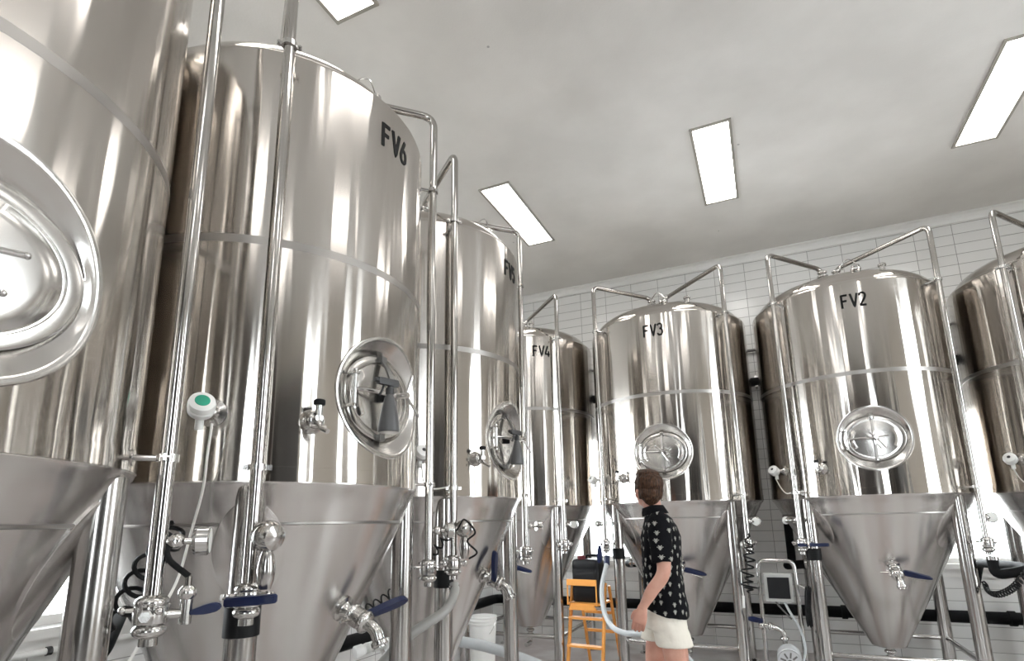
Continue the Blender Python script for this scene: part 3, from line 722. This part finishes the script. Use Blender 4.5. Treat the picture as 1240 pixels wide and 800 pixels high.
for x in (-1.74, .0, 1.7, 3.5):
    bm = B(); box(bm, (x-.015, 7.06, 3.08), (x+.015, YB-.002, 3.10)); box(bm, (x-.015, 7.02, 2.965), (x+.015, YB-.002, 2.974)); obj('bracket', bm, M['fit'], p)
bm = B(); tube(bm, [(-3.0, 7.14, 3.44), (4.9, 7.14, 3.44)], .018, 12); p = tag(obj('conduit', bm, M['dark']), 'thin dark conduit above the thick black pipe, high on the back wall', 'pipe')
for x in (-1.0, .9, 2.6):
    bm = B(); box(bm, (x-.012, 7.12, 3.42), (x+.012, YB-.002, 3.46)); obj('saddle', bm, M['fit'], p)
def coner2(R, z): return RB+(R-RB)*(z-HB)/(HJ-HB)
def drop(tx, ty, x, label, zt=2.972):
    tip = Vector((tx, ty, 1.0)); d = pol(1, 165, 0); end = tip+d*(coner2(.819, 1.0)+.075)
    bm = B(); tube(bm, fillet([(x, 7.08, zt), (x, 7.08, .93), (x-.07, 6.72, .95), end], .12), .043, 16)
    p = tag(obj('insulated_pipe', bm, M['foam']), label, 'pipe')
    bm = B(); lathe(bm, [(.032, -.04), (.048, -.03), (.048, -.01), (.03, -.0), (.03, .05)], end, -d, 16); obj('pipe_union', bm, M['fit'], p)
drop(.84, 6.149, .16, 'black insulated drop pipe bending off the wall into the back of the FV2 cone')
drop(-.871, 6.134, -1.52, 'black insulated drop pipe from the wall into the FV3 cone, behind the man')
def branch(pts, r, mat, label, name='insulated_pipe'):
    bm = B(); tube(bm, fillet(pts, .12), r, 16); return tag(obj(name, bm, M[mat]), label, 'pipe')
branch([(-2.575, 1.60, 1.09), (-2.27, 1.36, 1.0), (-2.33, 1.15, .80), (-3.39, 1.02, .52)], .030, 'foam', 'short black insulated branch pipe between the nearest tank and the FV6 cone')
p = branch([(-3.575, -.5, .83), (-3.575, 2.6, .83)], .017, 'white', 'white conduit on the left wall just under the window sill', 'conduit')
for y in (.9, 1.88):
    bm = B(); lathe(bm, [(.018, -.012), (.023, -.012), (.023, .012), (.018, .012)], (-3.575, y, .83), (0, 1, 0), 14); box(bm, (-3.598, y-.01, .815), (-3.575, y+.01, .845)); obj('saddle', bm, M['grey'], p)
bm = B(); P = [(-3.47, -.5+.06*i, .69+.004*math.sin(i*1.7)) for i in range(42)]
tube(bm, P, lambda t: .075+.008*math.sin(t*140)+.005*math.sin(t*61), 20); p = tag(obj('foil_pipe', bm, M['foil']), 'crinkled silver foil lagged pipe low on the left wall at the picture corner', 'pipe')
bm = B(); lathe(bm, [(.076, -.04), (.09, -.035), (.09, .035), (.076, .04)], (-3.47, 1.9, .69), (0, 1, 0), 20); obj('end_collar', bm, M['white'], p)
# white corrugated hose end behind the FV6 leg
bm = B(); P = spline([(-2.33, 2.86, .715), (-2.27, 2.95, .735), (-2.19, 2.965, .745), (-2.12, 2.92, .62), (-2.10, 2.89, .30), (-2.12, 2.88, .045)], 24)
tube(bm, P, lambda t: .030+.004*math.sin(t*330), 16)
w_ = tag(obj('corrugated_hose', bm, M['canvas']), 'white corrugated hose end lying in the gap left of the FV6 leg', 'hose')
bm = B(); lathe(bm, [(.031, -.03), (.036, -.026), (.036, .02), (.031, .024)], P[2], (P[5]-P[0]), 18); obj('hose_cuff', bm, M['white'], w_)
# floor drain pipes behind FV5
bm = B(); tube(bm, spline([(-2.75, 4.35, .50), (-2.35, 4.6, .40), (-1.95, 4.85, .22), (-1.75, 5.0, .06), (-1.5, 5.1, .045)]), .045, 16)
tag(obj('suction_hose', bm, M['hose']), 'thick pale grey hose sloping to the floor behind the FV5 leg', 'hose')

# black insulated elbow under the FV2 right standpipe, and the spiral hose beneath it
bm = B(); tube(bm, fillet([(1.516, 5.541, 1.10), (1.516, 5.541, .985), (1.69, 5.43, 1.03), (1.72, 5.65, 1.04), (1.70, 6.6, 1.0), (1.70, 6.96, .62)], .10), .036, 18)
p = tag(obj('insulated_pipe', bm, M['foam']), 'black insulated pipe elbow under the right standpipe of the FV2 tank, before the window', 'pipe')
bm = B(); lathe(bm, [(.028, -.02), (.04, -.016), (.04, .012), (.028, .016)], (1.516, 5.541, 1.113), (0, 0, 1), 18); obj('ferrule', bm, M['fit'], p)
def spiral(path, rad, turns, r, label, cat='hose', name='coiled_air_hose', mat='black', k=14, wob=0):
    pts = coil(spline(path, 10), rad, turns, k, wob); bm = B(); tube(bm, pts, r, 7); o = tag(obj(name, bm, M[mat]), label, cat, None); return o
s1 = spiral([(1.46, 5.62, .93), (1.452, 5.53, .865), (1.48, 5.44, .855), (1.54, 5.39, .89), (1.59, 5.35, .95), (1.67, 5.32, 1.06), (1.75, 5.31, 1.18)], .022, 27, .0055, 'black spiral hose sagging in front of the wall right of the FV2 leg')
s2 = spiral([(-1.72, 1.195, 1.47), (-1.80, 1.25, 1.41), (-1.90, 1.25, 1.33), (-1.98, 1.26, 1.23), (-2.06, 1.26, 1.12)], .036, 7, .0075, 'black coiled air hose hanging between the nearest tank and the FV6 cone')
s3 = spiral([(-2.25, 2.46, .90), (-2.158, 2.497, .951), (-2.067, 2.572, .994), (-1.936, 2.611, 1.07), (-1.83, 2.64, 1.17)], .026, 13, .0045, 'thin black coiled hose against the white tile gap right of the FV6 cone')
s4 = spiral([(-1.70, 2.60, 1.24), (-1.68, 2.66, 1.30), (-1.655, 2.71, 1.36), (-1.60, 2.79, 1.43)], .022, 5, .0055, 'black coiled hose climbing across the FV5 cone to its round valve')
bm = B(); tube(bm, spline([(-1.60, 2.79, 1.43), (-1.57, 2.80, 1.47), (-1.53, 2.85, 1.40), (-1.575, 2.84, 1.35), (-1.525, 2.86, 1.29), (-1.57, 2.85, 1.255)], 10), .0055, 8); obj('hose_tail', bm, M['black'], s4)
s5 = spiral([(-.20, 5.375, 1.30), (-.21, 5.375, 1.16), (-.225, 5.365, 1.02), (-.235, 5.36, .90), (-.24, 5.36, .82)], .042, 9, .0075, 'tangled black coiled hose hanging from the right standpipe of the FV3 tank', wob=.9)
bm = B(); tube(bm, spline([(-.285, 5.36, 1.0), (-.29, 5.35, .9), (-.285, 5.35, .80)]), .004, 8); cyl(bm, (-.285, 5.35, .80), (-.29, 5.35, .70), .010, 10); obj('hose_nozzle', bm, M['white'], s5)

# grey transfer hoses
bm = B(); tube(bm, spline([(-1.491, 5.469, 1.11), (-1.492, 5.43, 1.03), (-1.478, 5.194, .859), (-1.391, 4.907, .702), (-1.253, 4.634, .621), (-1.082, 4.368, .625), (-.93, 4.20, .655), (-.70, 4.16, .60), (-.52, 4.30, .36), (-.50, 4.55, .07), (-.42, 5.0, .03)], 8), .021, 16)
h1 = tag(obj('transfer_hose', bm, M['hose']), 'pale grey hose drooping from the FV3 standpipe to beside the man\'s hand', 'hose')
bm = B(); lathe(bm, [(.022, -.05), (.028, -.046), (.028, .04), (.022, .044)], (-1.491, 5.455, 1.07), (0, -.25, -1), 16); obj('hose_cuff', bm, M['blue'], h1)
bm = B(); tube(bm, spline([(-1.707, 2.923, 1.112), (-1.690, 2.895, 1.06), (-1.688, 2.801, .985), (-1.736, 2.712, .935), (-1.811, 2.638, .875), (-1.916, 2.563, .757), (-2.024, 2.479, .572), (-2.10, 2.56, .32), (-2.08, 2.66, .05), (-2.0, 2.76, .03)], 8), .026, 16)
h2 = tag(obj('transfer_hose', bm, M['hose2']), 'clear grey hose curving down across the FV5 cone behind the FV6 leg', 'hose')
bm = B()
for z in (1.082, 1.10): lathe(bm, [(.027, -.006), (.031, -.005), (.031, .005), (.027, .006)], (-1.707, 2.92, z), (0, -.1, 1), 16)
obj('hose_band', bm, M['fit'], h2)

# ------------------------------------------------------------------ white bucket
t = thing('bucket', 'white plastic bucket on the floor behind the FV5 leg', 'bucket', (-2.80, 5.37, 0))
bm = B(); lathe(bm, [(.115, 0), (.118, .01), (.138, .44), (.146, .445), (.146, .46), (.139, .462), (.139, .475), (.147, .478), (.147, .492), (.140, .50), (.145, .505), (.145, .52), (.135, .522), (.133, .515), (.112, .02)], n=32); obj('pail', bm, M['bucket'], t)
bm = B(); tube(bm, [(.15*math.cos(a), -.02-.155*abs(math.sin(a))*.5, .47-.16*math.sin(a)) for a in [PI*i/16 for i in range(17)]], .003, 6); obj('handle', bm, M['fit'], t)

# ------------------------------------------------------------------ stepladder and jerrycan
t = thing('stepladder', 'orange wooden stepladder carrying a black jerrycan, before the FV4 tank', 'ladder', (-1.755, 5.70, 0), math.radians(-6.4))
LW = .178; ZH = .83
def stick(bm, a, b, w, d): 
    a, b = Vector(a), Vector(b); ax = (b-a).normalized(); x = Vector((1, 0, 0)); x = (x-ax*x.dot(ax)).normalized(); y = ax.cross(x)
    loft(bm, [[p+x*u*w+y*v*d for u, v in ((-1, -1), (1, -1), (1, 1), (-1, 1))] for p in (a, b)])
for s in (-1, 1):
    bm = B(); stick(bm, (s*LW, -.01, ZH+.01), (s*(LW+.004), -.20, 0), .011, .019); obj('front_rail', bm, M['orange'], t, smooth=False)
    bm = B(); stick(bm, (s*(LW-.014), .12, ZH-.03), (s*(LW-.008), .34, 0), .010, .016); obj('rear_leg', bm, M['orange'], t, smooth=False)
for z in (.04+.22, .51):
    y = -.01-.2*(ZH-z)/ZH; bm = B(); box(bm, (-LW, y-.055, z-.010), (LW, y+.03, z+.010), bev=.002); obj('step', bm, M['orange'], t, smooth=False)
for z in (.34, .53):
    y = .12+.22*(ZH-.03-z)/ZH; bm = B(); box(bm, (-LW+.03, y-.012, z-.014), (LW-.03, y+.012, z+.014)); obj('rear_crossbar', bm, M['orange'], t, smooth=False)
bm = B(); prism(bm, [(-LW+.01, -.18), (LW-.01, -.18), (LW-.01, .17), (-LW+.01, .17)], .640, .658); obj('platform', bm, M['orange'], t, smooth=False)
bm = B(); prism(bm, [(-.155, .595), (.155, .595), (.115, .642), (-.115, .642)], .175, .190, basis((0, 0, 0), (1, 0, 0), (0, 0, 1), (0, -1, 0))); obj('platform_brace', bm, M['orange'], t, smooth=False)
bm = B(); box(bm, (-.158, -.200, .825), (.158, -.180, .885), bev=.004); box(bm, (-.158, -.196, .64), (-.148, -.183, .83)); box(bm, (.148, -.196, .64), (.158, -.183, .83))
obj('guard_bar', bm, M['orange'], t, smooth=False)
bm = B()
for s in (-1, 1): cyl(bm, (s*(LW+.014), -.005, ZH-.02), (s*(LW-.014), -.005, ZH-.02), .008, 10)
obj('hinge_bolt', bm, M['dark'], t)
t = thing('jerrycan', 'black plastic jerrycan with dark red cap standing on the orange stepladder', 'jerrycan', (-1.755, 5.70, .6595), math.radians(-6.4))
bm = B(); rings = []
for z, k in ((0, .93), (.012, .99), (.12, 1), (.13, .985), (.145, .985), (.155, 1), (.30, 1), (.31, .985), (.325, .985), (.335, 1), (.385, .985), (.402, .93), (.41, .82)):
    rings.append(ell((0, 0, z), (.150)*k, .105*k, 40, p=6))
loft(bm, rings); obj('canister', bm, M['jerry'], t, angle=.5)
bm = B(); tube(bm, fillet([(-.03, .02, .40), (-.03, .02, .445), (.12, .02, .445), (.12, .02, .40)], .03), .013, 12); obj('handle', bm, M['jerry'], t)
bm = B(); lathe(bm, [(.034, .40), (.038, .406), (.038, .440), (.034, .446)], (-.05, -.05, 0), (0, 0, 1), 20)
for i in range(16): a = 2*PI*i/16; cyl(bm, (-.05+.038*math.cos(a), -.05+.038*math.sin(a), .409), (-.05+.038*math.cos(a), -.05+.038*math.sin(a), .437), .003, 6)
obj('cap', bm, M['red'], t)

# ------------------------------------------------------------------ pump trolley between FV3 and FV2
t = thing('pump_cart', 'steel pump trolley with control box and motor, between the FV3 and FV2 legs', 'trolley', (.0, 5.40, 0))
bm = B(); tube(bm, fillet([(-.155, 0, .14), (-.148, .02, 1.085), (.132, .02, 1.085), (.145, 0, .14)], .06), .0175, 16); obj('handle_frame', bm, M['leg'], t)
bm = B(); box(bm, (-.17, -.32, .11), (.16, .06, .15), bev=.005); obj('deck', bm, M['leg'], t, smooth=False)
for sx in (-1, 1):
    for y in (-.26, .03):
        bm = B(); lathe(bm, [(.045, -.014), (.055, -.010), (.055, .010), (.045, .014)], (sx*.185, y, .055), (1, 0, 0), 20); cyl(bm, (sx*.185, y, .055), (sx*.15, y, .055), .01, 8); cyl(bm, (sx*.15, y, .05), (sx*.15, y, .12), .01, 8); obj('wheel', bm, M['black'], t)
bm = B(); box(bm, (-.115, -.02, .755), (.105, .07, .985), bev=.006); b_ = obj('control_box', bm, M['box'], t, smooth=False)
bm = B(); box(bm, (-.088, -.026, .782), (.080, -.018, .952), bev=.002); obj('display', bm, M['screen'], b_, smooth=False)
bm = B(); tube(bm, spline([(.03, .0, .755), (.06, -.02, .68), (.12, -.03, .56), (.145, -.04, .40), (.10, -.08, .27)]), .010, 10); obj('motor_cable', bm, M['hose'], t)
bm = B(); tube(bm, spline([(-.04, .02, .755), (.0, -.0, .70), (.07, -.01, .62)]), .007, 8); obj('cable_gland', bm, M['dark'], t)
bm = B(); mz = .345; lathe(bm, [(.085, -.24), (.085, -.20), (.078, -.18)], (.02, -.05, mz), (0, 1, 0), 32)
for i in range(11):
    y = -.17+i*.017; lathe(bm, [(.078, y-.009), (.090, y-.005), (.090, y+.003), (.078, y+.007)], (.02, -.05, mz), (0, 1, 0), 32, capped=False)
cyl(bm, (.02, -.24, mz), (.02, .04, mz), .076, 32); box(bm, (-.03, -.24, .15), (.07, -.06, .28)); m_ = obj('motor', bm, M['motor'], t)
bm = B()
for i in range(9):
    a = 2*PI*i/9; box(bm, (.03, -.006, -.002), (.07, .006, .004), basis((.02, -.292, mz), (math.cos(a), 0, math.sin(a)), (-math.sin(a), 0, math.cos(a)), (0, -1, 0)))
lathe(bm, [(.018, 0), (.016, .006)], (.02, -.29, mz), (0, -1, 0), 16); obj('fan_guard', bm, M['dark'], m_)
bm = B(); tube(bm, fillet([(.0, .02, .42), (.0, .02, .52), (-.08, .02, .55), (-.15, .0, .56)], .04), .019, 14); clamp_ring(bm, (.0, .02, .46), (0, 0, 1), .02); clamp_ring(bm, (-.10, .01, .553), (1, 0, 0), .02); lathe(bm, [(.03, -.02), (.036, 0), (.03, .02)], (-.17, 0, .56), (1, 0, 0), 16); q_ = obj('pump_outlet', bm, M['fit'], t)
handle(q_, (-.15, -.03, .60), (-1, 0, .12), (0, -.5, .9), .12)
bm = B()
for i in range(9):
    a0 = rnd.uniform(0, 6); w = .030+.004*rnd.random(); h = .145+.015*rnd.random(); off = (i-4)*.005
    tube(bm, [(.0+off+w*math.cos(a)*.5, .012*math.sin(a*2+a0)+w*math.cos(a), h*math.sin(a)) for a in [2*PI*j/32 for j in range(33)]], .005, 7, capped=False)
c_ = tag(obj('coiled_cable', bm, M['black']), 'black cable hung in a long coil on the right side of the pump trolley', 'cable'); c_.location = (.205, 5.37, .73); c_.rotation_euler = (0, math.radians(4), math.radians(25))
bm = B(); cyl(bm, (.0, 0, .13), (-.05, .03, .16), .008, 8); o = obj('hook', bm, M['fit'], c_)

# ------------------------------------------------------------------ spray bottles hooked on the door arms
def bottle(loc, rz, label):
    t = thing('spray_bottle', label, 'bottle', loc, rz, 'spray bottles hooked on the doors')
    bm = B(); lathe(bm, [(.041, 0), (.044, .004), (.044, .012), (.040, .05), (.030, .105), (.020, .145), (.014, .158), (.014, .17)], n=28); obj('bottle_body', bm, M['greyb'], t)
    bm = B(); lathe(bm, [(.017, .160), (.018, .164), (.018, .185), (.014, .19)], n=20); cyl(bm, (0, 0, .185), (0, 0, .20), .010, 12)
    box(bm, (-.062, -.012, .196), (.040, .012, .226), bev=.005); cyl(bm, (-.06, 0, .212), (-.078, 0, .212), .010, 12); obj('spray_head', bm, M['grey'], t)
    bm = B(); tube(bm, spline([(-.030, 0, .198), (-.040, 0, .17), (-.052, 0, .150)]), .0055, 8); obj('trigger', bm, M['grey'], t)
    return t
b1 = bottle((-1.40, 1.862, 1.820), math.radians(75), 'grey spray bottle hooked on the oval door of the FV6 tank')
b2 = bottle((-1.487, 3.358, 1.820), math.radians(75), 'grey spray bottle hooked on the oval door of the FV5 tank')
del b1['group']; del b2['group']

# white probe cable on FV6 (a part of that tank)
def probe_cable(tk, pts, r=.0045):
    inv = Matrix.Translation(tk.location) @ Matrix.Rotation(tk.rotation_euler.z, 4, 'Z'); inv = inv.inverted()
    pr = [c for c in tk.children if c.name.startswith('temperature_probe')][0]
    bm = B(); tube(bm, spline([inv @ Vector(p) for p in pts], 8), r, 8); obj('probe_cable', bm, M['wire'], pr)
probe_cable(tanks[5], [(-1.715, 1.30, 1.80), (-1.75, 1.32, 1.70), (-1.79, 1.345, 1.58), (-1.83, 1.345, 1.43), (-1.80, 1.29, 1.28), (-1.76, 1.19, 1.16), (-1.785, 1.15, 1.06), (-1.80, 1.10, .98), (-1.82, 1.06, .80), (-1.85, 1.0, .4)])
for i in (0, 1, 2, 4):
    tk = tanks[i]; m = Matrix.Translation(tk.location) @ Matrix.Rotation(tk.rotation_euler.z, 4, 'Z'); Rk = .819 if i < 4 else .72
    h = m @ (pol(Rk+.10, -147, 1.80)); g = m @ (pol(Rk+.06, -146, 1.70)); k2 = m @ (pol(Rk+.06, -142, 1.655)); e = m @ (pol(Rk+.085, -136, 1.66))
    probe_cable(tk, [h, g, k2, e], .004)

# ------------------------------------------------------------------ the man
def bake(bm, voxel, smooth_n=4, disp=0, dscale=20, parent=None, name='x', mat=None):
    bmesh.ops.recalc_face_normals(bm, faces=bm.faces); me = bpy.data.meshes.new('tmp'); bm.to_mesh(me); bm.free()
    o = bpy.data.objects.new('tmp', me); C.objects.link(o)
    r = o.modifiers.new('r', 'REMESH'); r.mode = 'VOXEL'; r.voxel_size = voxel
    s = o.modifiers.new('s', 'SMOOTH'); s.factor = .5; s.iterations = smooth_n
    dg = bpy.context.evaluated_depsgraph_get(); ne = bpy.data.meshes.new_from_object(o.evaluated_get(dg)); bpy.data.objects.remove(o); bpy.data.meshes.remove(me)
    if disp:
        for v in ne.vertices:
            n = noise.noise(v.co*dscale)+.5*noise.noise(v.co*dscale*2.1+Vector((3, 1, 7))); v.co += v.normal*disp*n
    ne.name = name; return link(name, ne, mat, parent, angle=None)
man = thing('person', 'man with short brown hair in black patterned shirt and cream shorts, looking up', 'person', (-.660, 3.695, 0), math.radians(98.8))
def limb(bm, pts, rads, n=18, k=6):
    P = spline(pts, k); m = len(P)-1; q = len(rads)-1
    def r(t): u = t*q; j = min(int(u), q-1); f = u-j; f = f*f*(3-2*f); return rads[j]*(1-f)+rads[j+1]*f
    tube(bm, P, r, n)
bm = B()
body = [(.84, -.01, .140, .098), (.92, -.010, .146, .100), (1.02, 0, .140, .096), (1.10, .004, .134, .094), (1.22, .002, .150, .108), (1.33, 0, .165, .112), (1.41, -.002, .165, .095), (1.455, .004, .125, .078), (1.49, .016, .075, .063), (1.52, .028, .058, .058), (1.60, .045, .054, .058)]
loft(bm, [ell((0, cy, z), rx, ry, 32, p=2.2) for z, cy, rx, ry in body])
HZ = Vector((0, .055, 1.632))
HM = Matrix.Translation(HZ) @ Matrix.Rotation(math.radians(-64), 4, 'Z') @ Matrix.Rotation(math.radians(9), 4, 'X')
def hs(bm, c, r, rot=None, seg=28):
    m = HM @ Matrix.Translation(c) @ (rot or Matrix.Identity(4)) @ Matrix.Diagonal((*r, 1)); bmesh.ops.create_uvsphere(bm, u_segments=seg, v_segments=seg//2+2, radius=1, matrix=m)
hs(bm, (0, -.012, .022), (.073, .090, .088)); hs(bm, (0, .022, -.028), (.060, .066, .082)); hs(bm, (0, .042, -.078), (.042, .040, .030)); hs(bm, (0, .060, .028), (.055, .028, .016))
hs(bm, (0, .091, -.018), (.011, .017, .022)); hs(bm, (0, .096, -.030), (.017, .014, .010)); hs(bm, (0, .083, -.058), (.022, .010, .006)); hs(bm, (0, .081, -.069), (.019, .010, .006))
for s in (-1, 1):
    hs(bm, (s*.076, -.014, -.014), (.008, .019, .031), Matrix.Rotation(s*math.radians(-18), 4, 'Z')); hs(bm, (s*.080, -.020, -.002), (.006, .016, .017)); hs(bm, (s*.042, .052, -.030), (.022, .022, .020))
# arms: near (left) arm hangs a little forward, far arm hangs straight
LA = [(-.165, -.005, 1.42), (-.205, -.008, 1.33), (-.238, -.015, 1.15), (-.236, .060, 1.04), (-.228, .120, .945)]
RA = [(.165, -.005, 1.42), (.205, -.010, 1.33), (.238, -.03, 1.13), (.240, -.005, 1.00), (.232, .03, .88)]
for A in (LA, RA): limb(bm, A, [.060, .050, .040, .037, .025], 18)
def hand(bm, wrist, d, side, curl):
    """palm, four unequal curled fingers and a thumb leaving the palm's edge; d = direction from wrist to knuckles"""
    d = Vector(d).normalized(); pn = Vector((side, 0, 0)); pn = (pn-d*pn.dot(d)).normalized()      # palm faces the thigh: pn is towards the body
    acr = d.cross(pn).normalized()
    if acr.y < 0: acr = -acr                                                                    # towards the thumb (forward)
    w = Vector(wrist); k = w+d*.085
    loft(bm, [ell(w+d*u, a, b, 16, acr, pn, 2.6) for u, a, b in ((-.01, .026, .021), (.02, .032, .018), (.05, .040, .017), (.08, .041, .014), (.092, .036, .010))])
    for i, (off, ln) in enumerate(((.031, .072), (.0105, .080), (-.0105, .075), (-.031, .060))):
        p = k+acr*off; dirn = d; pts = [p-d*.02, p]
        for j, f in enumerate((.46, .31, .23)):
            ang = curl*(.55+.35*j); dirn = (d*math.cos(ang)+pn*math.sin(ang)).normalized(); pts.append(pts[-1]+dirn*ln*f)
        limb(bm, pts, [.0095, .0095, .0088, .0080, .0062], 10, 4)
    b = w+d*.022+acr*.026; limb(bm, [b-acr*.012, b+acr*.012+d*.016+pn*.006, b+acr*.020+d*.042+pn*.014, b+acr*.018+d*.066+pn*.020], [.013, .0115, .0095, .0068], 10, 4)
hand(bm, LA[-1], (.02, .30, -1), 1, .75); hand(bm, RA[-1], (0, .15, -1), -1, .6)
LL = [(-.085, -.015, .90), (-.092, -.045, .70), (-.092, -.065, .49), (-.092, -.12, .28), (-.092, -.15, .09)]
RL_ = [(.085, .0, .90), (.090, .055, .70), (.090, .090, .49), (.090, .085, .28), (.090, .075, .09)]
for Lg in (LL, RL_):
    limb(bm, Lg, [.066, .074, .055, .052, .036], 22); a = Vector(Lg[-1]); limb(bm, [a+Vector((0, -.03, -.03)), a+Vector((0, .06, -.045)), a+Vector((0, .15, -.06))], [.036, .036, .028], 14)
bd = bake(bm, .004, 3, name='body', mat=M['skin'], parent=man)
for s in (-1, 1):
    bm = B(); bmesh.ops.create_uvsphere(bm, u_segments=14, v_segments=10, radius=.0125, matrix=HM @ Matrix.Translation((s*.030, .073, .008))); obj('eye', bm, M['white'], man)
bm = B()
hs(bm, (0, -.022, .050), (.090, .099, .080)); hs(bm, (0, -.060, .0), (.077, .054, .076)); hs(bm, (0, -.062, -.045), (.052, .032, .042)); hs(bm, (.012, .056, .090), (.064, .050, .034)); hs(bm, (0, .0, .108), (.072, .084, .034))
for s in (-1, 1): hs(bm, (s*.070, .020, .012), (.010, .022, .034)); hs(bm, (s*.066, -.035, -.01), (.014, .026, .04))
bake(bm, .0045, 2, .0045, 40, man, 'hair', M['hair'])
bm = B()
sh = [(.90, -.008, .178, .134), (.95, -.010, .176, .133), (1.02, -.004, .168, .126), (1.12, .0, .164, .120), (1.24, -.004, .172, .124), (1.34, -.006, .180, .122), (1.41, -.006, .174, .104), (1.455, .002, .130, .084), (1.485, .014, .082, .068), (1.50, .020, .068, .062)]
rings = []
for i, (z, cy, rx, ry) in enumerate(sh):
    ring = ell((0, cy, z), rx, ry, 36, p=2.3)
    if i < 2: ring = [p+Vector((0, 0, (.035*p.y/ry-.012*abs(p.x)/rx)*(1 if i == 0 else .5))) for p in ring]
    rings.append(ring)
loft(bm, rings)
for A in (LA, RA): limb(bm, [Vector(A[0])+Vector((-.05 if A[0][0] > 0 else .05, 0, -.01)), A[0], Vector(A[1])+Vector((0, 0, 0)), Vector(A[1]).lerp(Vector(A[2]), .72)], [.070, .074, .067, .064], 22)
st = bake(bm, .006, 5, .006, 11, man, 'shirt', M['shirt'])
bm = B(); rr = []
for z, dy, rx, ry in ((1.482, .016, .078, .070), (1.515, .026, .069, .066), (1.538, .030, .065, .063), (1.540, .030, .069, .067), (1.512, .024, .080, .078), (1.488, .016, .094, .084)):
    rr.append([p+Vector((0, 0, -.018*max(0, (p.y-.03)/.06))) for p in ell((0, dy, z), rx, ry, 32)])
loft(bm, rr, capped=False); obj('collar', bm, M['collar'], st, angle=None)
bm = B(); loft(bm, [ell((0, cy, z), rx, ry, 36, p=2.3) for z, cy, rx, ry in ((.80, -.005, .165, .125), (.87, -.008, .163, .117), (.95, -.006, .156, .108), (1.0, -.004, .148, .101))])
for Lg, s in ((LL, -1), (RL_, 1)):
    a, b = Vector(Lg[0]), Vector(Lg[1]); loft(bm, [ell(a+Vector((0, 0, -.05)), .080, .098, 28), ell(a.lerp(b, .55), .094, .106, 28), ell(b+Vector((0, 0, .015)), .103, .108, 28)])
so = bake(bm, .006, 5, .005, 13, man, 'shorts', M['shorts'])
for Lg in (LL, RL_):
    a = Vector((Lg[-1][0], Lg[-1][1], 0)); bm = B()
    loft(bm, [[a+Vector((x*w, .085+y*l, z)) for x, y in [(math.cos(q), math.sin(q)) for q in [2*PI*i/28 for i in range(28)]]] for z, w, l in ((.022, .046, .142), (.05, .047, .140), (.075, .044, .115), (.10, .041, .085))])
    s_ = obj('shoe', bm, M['white'], man, angle=1.0)
    bm = B(); loft(bm, [[a+Vector((x*w, .085+y*l, z)) for x, y in [(math.cos(q), math.sin(q)) for q in [2*PI*i/28 for i in range(28)]]] for z, w, l in ((0, .048, .145), (.022, .050, .147))]); obj('sole', bm, M['black'], s_)
# <<<EXTRA
# ------------------------------------------------------------------ camera, sky, exposure
cam = bpy.data.cameras.new('camera'); co = bpy.data.objects.new('camera', cam); C.objects.link(co)
cam.sensor_width = 36; cam.lens = 677.0/1240*36; cam.clip_start = .05
cam.shift_x = -6.1/1240; cam.shift_y = 89.3/1240
pitch, roll, yaw = math.radians(11.9), math.radians(1.133), math.radians(23.8)
R0 = Matrix.Rotation(yaw, 4, 'Z') @ Matrix.Rotation(PI/2+pitch, 4, 'X') @ Matrix.Rotation(-roll, 4, 'Z')
co.matrix_world = Matrix.Translation((0, 0, 1.45)) @ R0
sc = bpy.context.scene; sc.camera = co
w = bpy.data.worlds.new('sky'); sc.world = w; w.use_nodes = True
bg = w.node_tree.nodes['Background']; bg.inputs[0].default_value = (.95, .97, 1.0, 1); bg.inputs[1].default_value = 14.0
sc.view_settings.view_transform = 'Standard'; sc.view_settings.look = 'None'; sc.view_settings.gamma = 1; sc.view_settings.use_curve_mapping = False
sc.view_settings.exposure = 0.25
sc.cycles.max_bounces = 12; sc.cycles.diffuse_bounces = 8; sc.cycles.glossy_bounces = 8; sc.cycles.sample_clamp_indirect = 6
sc.cycles.caustics_reflective = True; sc.cycles.blur_glossy = .3
